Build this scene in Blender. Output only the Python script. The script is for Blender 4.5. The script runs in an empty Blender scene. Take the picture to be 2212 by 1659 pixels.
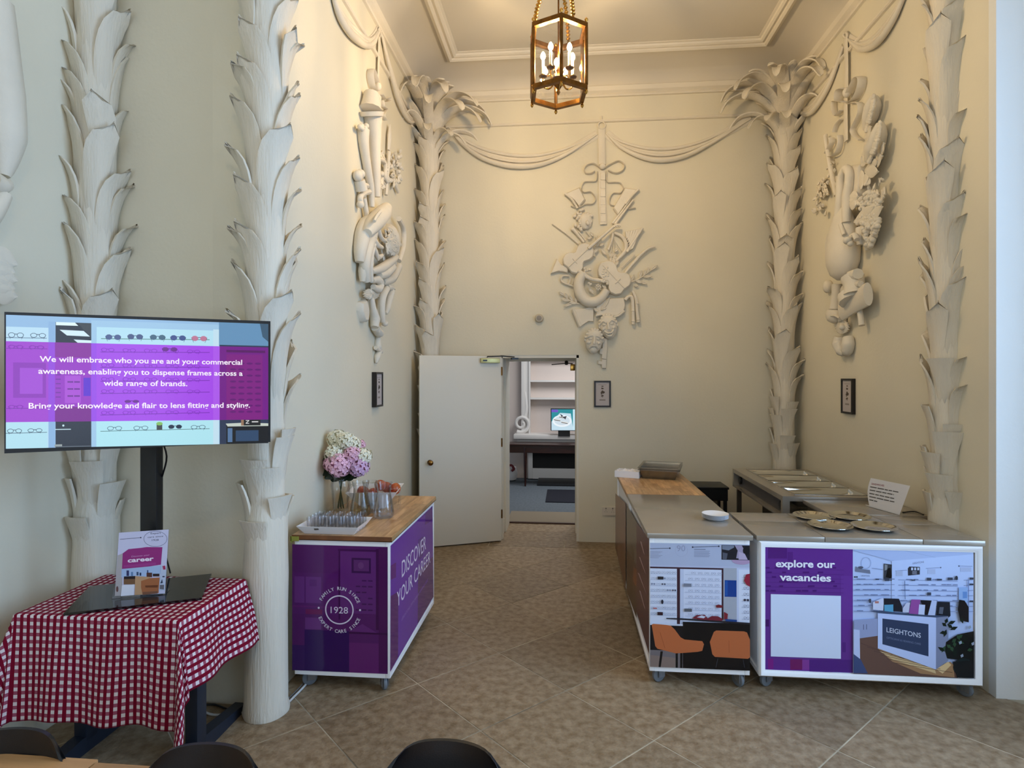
import bpy, bmesh, math, random
from mathutils import Vector, Matrix, Euler, Quaternion, noise
random.seed(7)
R = math.radians
V = Vector
SC = bpy.context.scene
COL = SC.collection
# ------------------------------------------------------------------ camera
F, CX, HY, TH, CH = 1270.0, 1106.0, 811.0, R(5.27), 1.75
cam = bpy.data.cameras.new('camera')
cam.sensor_fit = 'HORIZONTAL'; cam.sensor_width = 36.0
cam.lens = 36.0 * F / 2212.0
cam.shift_y = -(829.5 - HY) / 2212.0
cam.clip_start = 0.05; cam.clip_end = 100
camo = bpy.data.objects.new('camera', cam); COL.objects.link(camo)
camo.location = (0, 0, CH); camo.rotation_euler = (R(90), 0, TH)
SC.camera = camo
# ------------------------------------------------------------------ world, light, exposure
SC.view_settings.view_transform = 'Standard'
SC.view_settings.look = 'None'
SC.view_settings.gamma = 1.0
SC.view_settings.use_curve_mapping = False
SC.view_settings.exposure = 0.04
SC.cycles.use_denoising = True
SC.cycles.max_bounces = 10
SC.cycles.diffuse_bounces = 5
SC.cycles.glossy_bounces = 4
SC.cycles.transparent_max_bounces = 16
SC.cycles.sample_clamp_indirect = 6.0
SC.cycles.caustics_reflective = False
SC.cycles.caustics_refractive = False
w = bpy.data.worlds.new('sky'); SC.world = w; w.use_nodes = True
w.node_tree.nodes['Background'].inputs[0].default_value = (0.52, 0.72, 1.0, 1)
w.node_tree.nodes['Background'].inputs[1].default_value = 0.9
def area(name, loc, rot, sx, sy, power, col):
    l = bpy.data.lights.new(name, 'AREA'); l.shape = 'RECTANGLE'; l.size = sx; l.size_y = sy
    l.energy = power; l.color = col
    o = bpy.data.objects.new(name, l); COL.objects.link(o); o.location = loc; o.rotation_euler = rot
    return o
DAY = (0.43, 0.66, 1.0)
area('window_daylight', (3.25, 1.85, 2.3), (0, R(90), 0), 3.3, 2.3, 208, DAY)
area('window_daylight', (3.25, -1.6, 2.3), (0, R(90), 0), 3.3, 2.0, 62, DAY)
area('window_daylight', (-0.6, -3.5, 2.3), (R(90), 0, 0), 3.6, 3.0, 62, (0.66, 0.8, 1.0))
area('ceiling_lamp_next_room', (0.3, 8.4, 2.75), (0, 0, 0), 1.2, 1.2, 48, (0.93, 0.96, 1.0))
BULB = 1340.0
pl = bpy.data.lights.new('added_warm_fill', 'POINT'); pl.energy = 36; pl.color = (1.0, .80, .52); pl.shadow_soft_size = .12  # unseen warm fill added behind the camera; no lantern hangs there
plo = bpy.data.objects.new('added_warm_fill', pl); COL.objects.link(plo); plo.location = (-.05, -.35, 3.9)
# ------------------------------------------------------------------ pixel <-> world
CT, ST = math.cos(TH), math.sin(TH)
CAMP = V((0, 0, CH))
def ray(u, v):
    xc = (u - CX) / F
    return V((xc * CT - ST, CT + xc * ST, (HY - v) / F))
def at(u, v, X=None, Y=None, Z=None, n=None, p=None):
    d = ray(u, v)
    if X is not None: t = X / d.x
    elif Y is not None: t = Y / d.y
    elif Z is not None: t = (Z - CH) / d.z
    else: t = (V(p) - CAMP).dot(n) / d.dot(n)
    return CAMP + d * t
class Crop:
    def __init__(s, x0, y0, k): s.x0, s.y0, s.k = x0, y0, k
    def __call__(s, x, y): return (s.x0 + x * s.k, s.y0 + y * s.k)
# ------------------------------------------------------------------ materials
def lin(c):
    c = c / 255.0
    return c / 12.92 if c <= .04045 else ((c + .055) / 1.055) ** 2.4
def rgb(c): return (lin(c[0]), lin(c[1]), lin(c[2]), 1)
MATS = {}
def mat(name, col=(200, 200, 200), rough=.6, metal=0., bump=0., bscale=60., var=0., vscale=3., spec=.5, coat=0., emit=0., stretch=None, col2=None, rnd=0.):
    if name in MATS: return MATS[name]
    m = bpy.data.materials.new(name); m.use_nodes = True; MATS[name] = m
    nt = m.node_tree; N = nt.nodes; L = nt.links
    b = N['Principled BSDF']
    b.inputs['Base Color'].default_value = rgb(col)
    b.inputs['Roughness'].default_value = rough
    b.inputs['Metallic'].default_value = metal
    b.inputs['Specular IOR Level'].default_value = spec
    b.inputs['Coat Weight'].default_value = coat
    b.inputs['Coat Roughness'].default_value = .08
    if emit:
        b.inputs['Base Color'].default_value = (0.01, 0.01, 0.01, 1)
        b.inputs['Emission Color'].default_value = rgb(col); b.inputs['Emission Strength'].default_value = emit
        return m
    if bump or var or rnd:
        tc = N.new('ShaderNodeTexCoord'); mp = N.new('ShaderNodeMapping')
        if stretch: mp.inputs['Scale'].default_value = stretch
        L.new(tc.outputs['Object'], mp.inputs[0])
        if var or rnd:
            nz = N.new('ShaderNodeTexNoise'); nz.inputs['Scale'].default_value = vscale; nz.inputs['Detail'].default_value = 6
            L.new(mp.outputs[0], nz.inputs['Vector'])
            mx = N.new('ShaderNodeMix'); mx.data_type = 'RGBA'
            c2 = col2 or tuple(x * (1 - var) for x in col)
            mx.inputs[6].default_value = rgb(col); mx.inputs[7].default_value = rgb(c2)
            rp = N.new('ShaderNodeMapRange'); rp.inputs[1].default_value = .35; rp.inputs[2].default_value = .68
            L.new(nz.outputs[0], rp.inputs[0]); L.new(rp.outputs[0], mx.inputs[0])
            out = mx.outputs[2]
            if rnd:
                oi = N.new('ShaderNodeObjectInfo'); hs = N.new('ShaderNodeHueSaturation')
                mr = N.new('ShaderNodeMapRange'); mr.inputs[3].default_value = 1 - rnd; mr.inputs[4].default_value = 1 + rnd
                L.new(oi.outputs['Random'], mr.inputs[0]); L.new(mr.outputs[0], hs.inputs['Value']); L.new(out, hs.inputs['Color']); out = hs.outputs[0]
                ad = N.new('ShaderNodeVectorMath'); ad.operation = 'ADD'
                sc = N.new('ShaderNodeVectorMath'); sc.operation = 'SCALE'; sc.inputs[3].default_value = 40
                cb = N.new('ShaderNodeCombineXYZ'); L.new(oi.outputs['Random'], cb.inputs[0]); L.new(oi.outputs['Random'], cb.inputs[1]); L.new(cb.outputs[0], sc.inputs[0])
                L.new(mp.outputs[0], ad.inputs[0]); L.new(sc.outputs[0], ad.inputs[1]); L.new(ad.outputs[0], nz.inputs['Vector'])
            L.new(out, b.inputs['Base Color'])
        if bump:
            n2 = N.new('ShaderNodeTexNoise'); n2.inputs['Scale'].default_value = bscale; n2.inputs['Detail'].default_value = 5
            L.new(mp.outputs[0], n2.inputs['Vector'])
            bp = N.new('ShaderNodeBump'); bp.inputs['Strength'].default_value = bump; bp.inputs['Distance'].default_value = .01
            L.new(n2.outputs[0], bp.inputs['Height']); L.new(bp.outputs[0], b.inputs['Normal'])
    return m
def glass(name, tint=(.96, .97, .97), refl=1.0, rough=.02, base=.04):
    m = bpy.data.materials.new(name); m.use_nodes = True; nt = m.node_tree; N = nt.nodes; L = nt.links
    N.remove(N['Principled BSDF'])
    tr = N.new('ShaderNodeBsdfTransparent'); tr.inputs[0].default_value = (*tint, 1)
    gl = N.new('ShaderNodeBsdfGlossy'); gl.inputs['Roughness'].default_value = rough
    lw = N.new('ShaderNodeLayerWeight'); lw.inputs[0].default_value = .25
    ml = N.new('ShaderNodeMath'); ml.operation = 'MULTIPLY_ADD'; ml.inputs[1].default_value = .6 * refl; ml.inputs[2].default_value = base
    mx = N.new('ShaderNodeMixShader')
    L.new(lw.outputs['Fresnel'], ml.inputs[0]); L.new(ml.outputs[0], mx.inputs[0])
    L.new(tr.outputs[0], mx.inputs[1]); L.new(gl.outputs[0], mx.inputs[2])
    L.new(mx.outputs[0], N['Material Output'].inputs[0]); MATS[name] = m
    return m
PLASTER = mat('cream_wall_paint', (223, 215, 193), .75, bump=.12, bscale=45, var=.03, vscale=.8, spec=.3)
RELIEF = mat('cream_relief_paint', (224, 215, 197), .62, bump=.15, bscale=70, var=.035, vscale=5, spec=.35)
PALM = mat('cream_palm_paint', (224, 215, 197), .62, bump=.45, bscale=30, var=.04, vscale=6, spec=.35, stretch=(3.2, 3.2, .22))
CEIL = mat('ceiling_paint', (216, 208, 192), .8, bump=.06, bscale=20, var=.02, vscale=1, spec=.2)
REVEAL = mat('window_reveal_paint', (226, 226, 222), .7, bump=.08, bscale=40, spec=.3)
TRIMM = mat('moulding_paint', (224, 215, 197), .6, bump=.05, bscale=60, spec=.35)
STONE = mat('worn_flagstone', (156, 137, 111), .5, bump=.4, bscale=70, var=.3, vscale=22, col2=(122, 101, 75), rnd=.16, spec=.3)
GROUT = mat('pale_grout', (206, 194, 170), .85, bump=.3, bscale=80, var=.45, vscale=2.2, spec=.2)
CARPET = mat('blue_grey_carpet', (112, 120, 128), .95, bump=.5, bscale=400, var=.1, vscale=30, spec=.1)
DOORP = mat('white_door_paint', (222, 217, 203), .5, bump=.05, bscale=25, spec=.4)
BRASS = mat('aged_brass', (214, 162, 78), .22, 1., var=.35, vscale=20)
DBRASS = mat('dark_bronze', (132, 92, 44), .3, 1., var=.3, vscale=20)
STEEL = mat('satin_steel', (172, 163, 150), .22, .45, bump=.02, bscale=200, var=.05, vscale=4)
STEELE = mat('steel_edge', (150, 153, 158), .3, .8)
POLISH = mat('polished_steel', (215, 215, 212), .06, 1.)
BLACK = mat('black_plastic', (14, 14, 16), .4)
BLKSH = mat('black_chair_shell', (13, 14, 18), .33, bump=.05, bscale=300)
BLKGL = mat('black_gloss_glass', (10, 10, 12), .04, spec=.7)
DARKM = mat('dark_blue_steel', (40, 48, 62), .4, .3)
WHITEP = mat('white_powder_coat', (246, 246, 246), .35, spec=.5)
WHITE = mat('white_plastic', (235, 235, 238), .35)
PAPER = mat('white_paper', (232, 228, 228), .8)
WOODT = mat('oak_butcher_block', (206, 166, 116), .34, bump=.06, bscale=30, var=.25, vscale=5, stretch=(8, 1.2, 4), col2=(168, 124, 78), rnd=.2, spec=.5)
WOODE = mat('oak_end_grain', (134, 82, 42), .45, bump=.1, bscale=60, var=.3, vscale=8, rnd=.1)
WOODD = mat('beech_table_top', (190, 146, 98), .4, bump=.04, bscale=40, var=.12, vscale=4, stretch=(1, 14, 4), spec=.5)
MAHOG = mat('dark_mahogany', (58, 24, 16), .3, var=.4, vscale=6, stretch=(1, 8, 8))
RUBBER = mat('grey_rubber', (112, 118, 124), .55)
GLASS = glass('clear_glass', (.97, .975, .98), .6, .02, .02)
LGLASS = glass('lantern_glass', (.97, .96, .94), .8, .01, .03)
WATER = glass('tinted_glass', (.95, .95, .94), .7, .02, .03)
PLAST = glass('cloudy_clear_plastic', (.80, .78, .74), 1.0, .25, .16)
# ------------------------------------------------------------------ mesh builder
class MB:
    def __init__(s): s.v, s.f, s.m, s.uv = [], [], [], None
    def add(s, vs, fs, m=0, M=None):
        b = len(s.v)
        s.v += [tuple(M @ V(p)) for p in vs] if M is not None else [tuple(p) for p in vs]
        s.f += [tuple(b + i for i in f) for f in fs]; s.m += [m] * len(fs)
        return s
    def box(s, x0, y0, z0, x1, y1, z1, m=0, bev=0., M=None):
        if bev <= 0:
            vs = [(x, y, z) for z in (z0, z1) for y in (y0, y1) for x in (x0, x1)]
            return s.add(vs, [(0, 2, 3, 1), (4, 5, 7, 6), (0, 1, 5, 4), (2, 6, 7, 3), (0, 4, 6, 2), (1, 3, 7, 5)], m, M)
        bm = bmesh.new(); bmesh.ops.create_cube(bm, size=1)
        for q in bm.verts: q.co = V(((x0 + x1) / 2 + q.co.x * (x1 - x0), (y0 + y1) / 2 + q.co.y * (y1 - y0), (z0 + z1) / 2 + q.co.z * (z1 - z0)))
        bmesh.ops.bevel(bm, geom=bm.edges[:], offset=bev, segments=2, affect='EDGES', profile=.6)
        bm.verts.index_update()
        s.add([q.co[:] for q in bm.verts], [tuple(q.index for q in f.verts) for f in bm.faces], m, M); bm.free()
        return s
    def tube(s, pts, r, n=10, closed=False, m=0, M=None, flat=None, up=None, smooth=0):
        pts = [V(p) for p in pts]
        if smooth: pts, r = catmull(pts, r, smooth, closed)
        rs = r if isinstance(r, (list, tuple)) else [r] * len(pts)
        k = len(pts); T = []
        for i in range(k):
            a = pts[(i - 1) % k] if closed or i > 0 else pts[i]
            b = pts[(i + 1) % k] if closed or i < k - 1 else pts[i]
            t = (b - a); T.append(t.normalized() if t.length > 1e-9 else V((0, 0, 1)))
        if up is None:
            u = T[0].cross(V((0, 0, 1)));
            if u.length < .1: u = T[0].cross(V((1, 0, 0)))
        vs = []; 
        for i in range(k):
            if up is not None: a = T[i].cross(V(up)); a = a.normalized() if a.length > 1e-6 else V((1, 0, 0))
            else:
                a = (u - T[i] * u.dot(T[i])); a = a.normalized() if a.length > 1e-6 else T[i].orthogonal().normalized(); u = a
            b = T[i].cross(a)
            fx, fy = flat if flat else (1, 1)
            for j in range(n):
                q = 2 * math.pi * j / n
                vs.append(pts[i] + a * (math.cos(q) * rs[i] * fx) + b * (math.sin(q) * rs[i] * fy))
        fs = []
        for i in range(k if closed else k - 1):
            i2 = (i + 1) % k
            for j in range(n):
                j2 = (j + 1) % n
                fs.append((i * n + j, i * n + j2, i2 * n + j2, i2 * n + j))
        if not closed: fs += [tuple(range(n))[::-1], tuple((k - 1) * n + j for j in range(n))]
        return s.add(vs, fs, m, M)
    def lathe(s, prof, n=24, m=0, M=None, a0=0., a1=360., cap=True):
        full = abs(a1 - a0) >= 359.9; cols = n if full else n + 1
        vs = []
        for r_, z in prof:
            for j in range(cols):
                q = R(a0 + (a1 - a0) * j / n); vs.append((r_ * math.cos(q), r_ * math.sin(q), z))
        fs = []
        for i in range(len(prof) - 1):
            for j in range(n):
                j2 = (j + 1) % cols
                fs.append((i * cols + j, i * cols + j2, (i + 1) * cols + j2, (i + 1) * cols + j))
        if cap and full:
            if prof[0][0] > 1e-6: fs.append(tuple(range(cols))[::-1])
            if prof[-1][0] > 1e-6: fs.append(tuple((len(prof) - 1) * cols + j for j in range(cols)))
        return s.add(vs, fs, m, M)
    def ell(s, c, ax, n=10, k=7, m=0):       # ellipsoid: centre, three axis vectors
        c = V(c); ax = [V(a) for a in ax]; vs = [c + ax[2]]
        for i in range(1, k):
            p = math.pi * i / k
            for j in range(n):
                q = 2 * math.pi * j / n
                vs.append(c + ax[0] * (math.sin(p) * math.cos(q)) + ax[1] * (math.sin(p) * math.sin(q)) + ax[2] * math.cos(p))
        vs.append(c - ax[2]); e = len(vs) - 1
        fs = [(0, 1 + j, 1 + (j + 1) % n) for j in range(n)]
        for i in range(k - 2):
            for j in range(n):
                a = 1 + i * n; b = a + n; j2 = (j + 1) % n
                fs.append((a + j, b + j, b + j2, a + j2))
        a = 1 + (k - 2) * n
        fs += [(e, a + (j + 1) % n, a + j) for j in range(n)]
        return s.add(vs, fs, m)
    def prism(s, poly, axis, d0, d1, m=0):    # poly: list of Vectors; extruded along axis from d0 to d1
        n = len(poly); A = V(axis)
        vs = [V(p) + A * d0 for p in poly] + [V(p) + A * d1 for p in poly]
        fs = [tuple(range(n))[::-1], tuple(range(n, 2 * n))] + [(i, (i + 1) % n, n + (i + 1) % n, n + i) for i in range(n)]
        return s.add(vs, fs, m)
    def grid(s, fn, nu, nv, m=0, closed_u=False):
        vs = [fn(i / nu, j / nv) for j in range(nv + 1) for i in range(nu + 1)]
        fs = [(j * (nu + 1) + i, j * (nu + 1) + i + 1, (j + 1) * (nu + 1) + i + 1, (j + 1) * (nu + 1) + i) for j in range(nv) for i in range(nu)]
        return s.add(vs, fs, m)
    def mesh(s, name, mats, smooth=True, ang=38, fix=True):
        me = bpy.data.meshes.new(name); me.from_pydata(s.v, [], s.f)
        for m in (mats if isinstance(mats, (list, tuple)) else [mats]): me.materials.append(m)
        me.polygons.foreach_set('material_index', s.m)
        if fix:
            bm = bmesh.new(); bm.from_mesh(me); bmesh.ops.recalc_face_normals(bm, faces=bm.faces[:]); bm.to_mesh(me); bm.free()
        me.polygons.foreach_set('use_smooth', [bool(smooth)] * len(me.polygons))
        if smooth: me.set_sharp_from_angle(angle=R(ang))
        me.update(); return me
    def build(s, name, mats, parent=None, smooth=True, ang=38, loc=None, origin=True, fix=True):
        o = bpy.data.objects.new(name, s.mesh(name, mats, smooth, ang, fix)); COL.objects.link(o)
        if origin and s.v and loc is None:
            n = len(s.v); c = V((sum(p[0] for p in s.v) / n, sum(p[1] for p in s.v) / n, min(p[2] for p in s.v)))
            o.data.transform(Matrix.Translation(-c)); o.location = c
        if loc is not None: o.location = loc
        if parent is not None: o.parent = parent; 
        if parent is not None: o.matrix_parent_inverse = world_of(parent).inverted() if origin and loc is None else Matrix()
        return o
def world_of(o):
    M = Matrix.LocRotScale(o.location, o.rotation_euler, o.scale)
    return world_of(o.parent) @ o.matrix_parent_inverse @ M if o.parent else M
def catmull(pts, r, seg, closed):
    rs = list(r) if isinstance(r, (list, tuple)) else [r] * len(pts)
    n = len(pts); P, Q = [], []
    for i in range(n if closed else n - 1):
        g = lambda k: pts[k % n] if closed else pts[max(0, min(n - 1, k))]
        h = lambda k: rs[k % n] if closed else rs[max(0, min(n - 1, k))]
        a, b, c, d = g(i - 1), g(i), g(i + 1), g(i + 2)
        for j in range(seg):
            t = j / seg
            P.append(.5 * (2 * b + (c - a) * t + (2 * a - 5 * b + 4 * c - d) * t * t + (3 * b - a - 3 * c + d) * t ** 3))
            Q.append(h(i) * (1 - t) + h(i + 1) * t)
    if not closed: P.append(pts[-1]); Q.append(rs[-1])
    return P, Q
def tag(o, label, cat, group=None):
    o['label'] = label; o['category'] = cat
    if group: o['group'] = group
    return o
def thing(name, label, cat, loc=(0, 0, 0), rz=0., group=None):
    o = bpy.data.objects.new(name, None); COL.objects.link(o); o.empty_display_size = .1
    o.location = loc; o.rotation_euler = (0, 0, rz)
    return tag(o, label, cat, group)
def struct(o): o['kind'] = 'structure'; return o
def dup(o, loc=None, rz=None, label=None, parent=None):
    c = o.copy(); COL.objects.link(c)
    if parent is not None: c.parent = parent
    if loc is not None: c.location = loc
    if rz is not None: c.rotation_euler = (0, 0, rz)
    if label: c['label'] = label
    for ch in o.children: dup(ch, parent=c)
    return c
def text2d(s, bold=0., spacing=1.):
    cu = bpy.data.curves.new('t', 'FONT'); cu.body = s; cu.size = 1; cu.offset = bold; cu.space_character = spacing; cu.resolution_u = 3
    ob = bpy.data.objects.new('t', cu); COL.objects.link(ob)
    dg = bpy.context.evaluated_depsgraph_get(); me = bpy.data.meshes.new_from_object(ob.evaluated_get(dg))
    vs = [(q.co.x, q.co.y) for q in me.vertices]; fs = [tuple(p.vertices) for p in me.polygons]
    bpy.data.objects.remove(ob); bpy.data.curves.remove(cu); bpy.data.meshes.remove(me)
    return vs, fs
def clip(poly, xmn, xmx, ymn, ymx):
    for ax, lim, sg in ((0, xmn, 1), (0, xmx, -1), (1, ymn, 1), (1, ymx, -1)):
        out = []
        for i in range(len(poly)):
            a, b = poly[i], poly[(i + 1) % len(poly)]
            ia, ib = (a[ax] - lim) * sg >= 0, (b[ax] - lim) * sg >= 0
            if ia: out.append(a)
            if ia != ib:
                t = (lim - a[ax]) / (b[ax] - a[ax]); out.append((a[0] + (b[0] - a[0]) * t, a[1] + (b[1] - a[1]) * t))
        poly = out
        if len(poly) < 3: return []
    return poly
class Print:
    """flat print lying on a panel; layers of coloured ink, each a hair proud of the last"""
    def __init__(s, crop, n, p, kind='ink', rough=.18, emit=0.):
        s.c, s.n, s.p, s.kind, s.rough, s.emit = crop, V(n).normalized(), V(p), kind, rough, emit
        s.mb = MB(); s.mats = []; s.keys = {}; s.d = 0.0004; s.step = .00004; s.lim = None
        s.U = V((0, 0, 1)); s.Rt = s.U.cross(s.n).normalized()
    def P(s, x, y, d=0.):
        u, v = s.c(x, y); return at(u, v, n=s.n, p=s.p + s.n * d)
    def mi(s, col):
        if col not in s.keys:
            s.keys[col] = len(s.mats)
            nm = '%s_%02x%02x%02x' % (s.kind, *col)
            s.mats.append(mat(nm, col, s.rough, emit=s.emit) if s.emit else mat(nm, col, s.rough, spec=.45))
        return s.keys[col]
    def poly(s, pts, col):
        if s.lim:
            pts = clip(list(pts), s.lim[0], s.lim[1], -9999, 9999)
            if len(pts) < 3: return
        s.d += s.step
        s.mb.add([s.P(x, y) + s.n * s.d for x, y in pts], [tuple(range(len(pts)))], s.mi(col))
    def rect(s, x0, y0, x1, y1, col, x2=None, x3=None):
        s.poly([(x0, y0), (x1, y0), (x1, y1), (x0, y1)], col)
    def line(s, x0, y0, x1, y1, w_, col):
        dx, dy = x1 - x0, y1 - y0; l = math.hypot(dx, dy) or 1; ox, oy = -dy / l * w_ / 2, dx / l * w_ / 2
        s.poly([(x0 + ox, y0 + oy), (x1 + ox, y1 + oy), (x1 - ox, y1 - oy), (x0 - ox, y0 - oy)], col)
    def disc(s, x, y, rx, ry, col, n=24, a0=0, a1=360):
        s.poly([(x + rx * math.cos(R(a0 + (a1 - a0) * i / n)), y + ry * math.sin(R(a0 + (a1 - a0) * i / n))) for i in range(n if a1 - a0 == 360 else n + 1)], col)
    def ring(s, x, y, rx, ry, w_, col, n=40):
        s.d += s.step; m = s.mi(col); pts = []
        for i in range(n):
            a = 2 * math.pi * i / n; pts.append(s.P(x + rx * math.cos(a), y + ry * math.sin(a)) + s.n * s.d)
            pts.append(s.P(x + (rx - w_) * math.cos(a), y + (ry - w_) * math.sin(a)) + s.n * s.d)
        s.mb.add(pts, [(2 * i, 2 * ((i + 1) % n), 2 * ((i + 1) % n) + 1, 2 * i + 1) for i in range(n)], m)
    def text(s, t, x0, y0, x1, y1, h, col, bold=0., spacing=1.):
        """t runs from baseline (x0,y0) to (x1,y1); h = capital height in crop pixels"""
        vs, fs = text2d(t, bold, spacing); lo = min(q[0] for q in vs); hi = max(q[0] for q in vs)
        a, b = s.P(x0, y0), s.P(x1, y1); ux = (b - a) / (hi - lo)
        up = (s.P(x0, y0 - h) - a).length / .7
        s.d += s.step
        s.mb.add([a + ux * (q[0] - lo) + s.U * (q[1] * up) + s.n * s.d for q in vs], fs, s.mi(col))
    def arc(s, t, x, y, r_, a0, a1, h, col, inward=False, bold=.01):
        """letters round a circle; angles clockwise from the top in degrees"""
        s.d += s.step; c = s.P(x, y); k = (s.P(x, y - 100) - c).length / 100
        n = len(t)
        for i, ch in enumerate(t):
            if ch == ' ': continue
            a = R(a0 + (a1 - a0) * i / (n - 1)); vs, fs = text2d(ch, bold)
            lo = min(q[0] for q in vs); hi = max(q[0] for q in vs); sc = h / .7 * k
            o = s.Rt * math.sin(a) + s.U * math.cos(a); tn = s.Rt * math.cos(a) - s.U * math.sin(a)
            if inward: tn = -tn; o = -o; base = c - o * (r_ * k) - o * (h * k)
            else: base = c + o * (r_ * k)
            s.mb.add([base + tn * ((q[0] - (lo + hi) / 2) * sc) + o * (q[1] * sc) + s.n * s.d for q in vs], fs, s.mi(col))
    def specs(s, x, y, wd, col, fill=None, ht=None):
        """a little pair of glasses"""
        ht = ht or wd * .26
        if s.lim and (x - wd * .5 < s.lim[0] or x + wd * .5 > s.lim[1]): return
        s.d += s.step; keep = s.step; s.step = 0.
        for sx in (-1, 1):
            cx = x + sx * wd * .27
            if fill: s.poly([(cx + wd * .22 * math.cos(a), y + ht * math.sin(a)) for a in [2 * math.pi * i / 9 for i in range(9)]], fill)
            else:
                s.ring(cx, y, wd * .22, ht, max(1.2, wd * .035), col, 10)
        s.line(x - wd * .08, y - ht * .4, x + wd * .08, y - ht * .4, max(1.2, wd * .04), col)
        s.line(x - wd * .49, y - ht * .3, x - wd * .35, y + ht * 1.5, max(1., wd * .02), col)
        s.line(x + wd * .49, y - ht * .3, x + wd * .35, y + ht * 1.5, max(1., wd * .02), col)
        s.step = keep
    def done(s, name, parent):
        return s.mb.build(name, s.mats, parent, smooth=False, fix=False)
# ------------------------------------------------------------------ room
XL, XR, YB, ZC = -1.58, 2.32, 6.23, 4.94     # alcove
AL, YS = -2.56, 2.98                          # left wall of the main room, shoulder
XW = 2.75                                     # window wall
def wall(name, *b, m=PLASTER): return struct(MB().box(*b).build(name, m, smooth=False))
fl = struct(MB().box(-2.9, -3.3, -.12, 3.4, 6.95, -.0022).build('floor', GROUT, smooth=False))
AX, AY, OX, OY = .42, .4075, 0.0, 3.278
def tile(poly, z=0.):
    cx = sum(p[0] for p in poly) / len(poly); cy = sum(p[1] for p in poly) / len(poly); n = len(poly)
    def ring(off, zz):
        out = []
        for x, y in poly:
            d = math.hypot(x - cx, y - cy); k = (d - off) / d; out.append((cx + (x - cx) * k, cy + (y - cy) * k, zz))
        return out
    vs = ring(.0042, -.003) + ring(.0046, z - .001) + ring(.007, z)
    fs = [tuple(2 * n + i for i in range(n))]
    for k in (0, 1): fs += [(k * n + i, k * n + (i + 1) % n, (k + 1) * n + (i + 1) % n, (k + 1) * n + i) for i in range(n)]
    MB().add(vs, fs).build('tile', STONE, fl, smooth=False)
for i in range(-7, 9):
    for j in range(-8, 9):
        if (i + j) % 2 == 0: continue
        cx, cy = OX + AX * i, OY + AY * j
        pl = clip([(cx - AX, cy), (cx, cy - AY), (cx + AX, cy), (cx, cy + AY)], XL if cy > YS else AL, XR if cy > 3.5 else XW + .1, .2, 5.99)
        if len(pl) >= 3 and cy < 6.3: tile(pl, random.uniform(-.0006, 0))
for k in range(5): tile([(XL + .78 * k, 5.995), (XL + .78 * (k + 1), 5.995), (XL + .78 * (k + 1), YB), (XL + .78 * k, YB)])
DX0, DX1, DZ = -.70, .132, 1.965              # doorway
for a, b in ((YB, 6.6), (6.6, 6.95)): tile([(DX0, a), (DX1, a), (DX1, b), (DX0, b)])
wall('wall_left', AL - .3, -3.3, -.12, AL, YS, 5.1)
wall('wall_left_return', AL - .3, YS, -.12, XL - .3, YS + .3, 5.1)
wall('wall_left_alcove', XL - .3, YS, -.12, XL, YB, 5.1)
wb = MB()
wb.box(XL - .3, YB, -.12, DX0, 6.95, 5.1).box(DX1, YB, -.12, XR + .3, 6.95, 5.1).box(DX0, YB, DZ, DX1, 6.95, 5.1)
struct(wb.build('wall_back', PLASTER, smooth=False))
wall('wall_right_alcove', XR, 3.47, -.12, XR + .03, YB, 5.1)
struct(MB().box(XR, 3.413, -.12, 3.1, 3.47, 5.1).box(XR + .03, 3.47, -.12, 3.1, YB, 5.1).build('wall_right_pier', REVEAL, smooth=False))
wr = MB()
for a, b in ((-3.3, -2.75), (-.55, .55), (3.0, 3.413)): wr.box(XW, a, -.12, XW + .35, b, 5.1)
for a, b in ((-2.75, -.55), (.55, 3.0)): wr.box(XW, a, -.12, XW + .35, b, .55).box(XW, a, 4.1, XW + .35, b, 5.1)
struct(wr.build('wall_right', REVEAL, smooth=False))
wf = MB().box(-2.86, -3.3, -.12, -2.1, -2.95, 5.1).box(.9, -3.3, -.12, 3.1, -2.95, 5.1).box(-2.1, -3.3, -.12, .9, -2.95, .55).box(-2.1, -3.3, 4.1, .9, -2.95, 5.1)
struct(wf.build('wall_front', PLASTER, smooth=False))
wall('ceiling', -2.86, -3.3, ZC, 3.1, 6.95, ZC + .15, m=CEIL)
def window(name, along, a, b, fixed, z0=.55, z1=4.1):
    o = MB(); n = 3
    def bx(p, q, r_, s_, t=.03):
        if along == 'y': o.box(fixed - t, p, r_, fixed + t, q, s_)
        else: o.box(p, fixed - t, r_, q, fixed + t, s_)
    bx(a, a + .07, z0, z1); bx(b - .07, b, z0, z1); bx(a, b, z0, z0 + .08); bx(a, b, z1 - .08, z1)
    for k in range(1, n): x = a + (b - a) * k / n; bx(x - .018, x + .018, z0, z1, .022)
    for k in range(1, 5): z = z0 + (z1 - z0) * k / 5; bx(a, b, z - .018, z + .018, .022)
    fr = struct(o.build(name, WHITEP, smooth=False))
    g = MB()
    if along == 'y': g.box(fixed - .003, a, z0, fixed + .003, b, z1)
    else: g.box(a, fixed - .003, z0, b, fixed + .003, z1)
    g.build('pane', GLASS, fr, smooth=False)
window('window_1', 'y', .55, 3.0, XW + .2); window('window_2', 'y', -2.75, -.55, XW + .2); window('window_3', 'x', -2.1, .9, -3.15)
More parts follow.
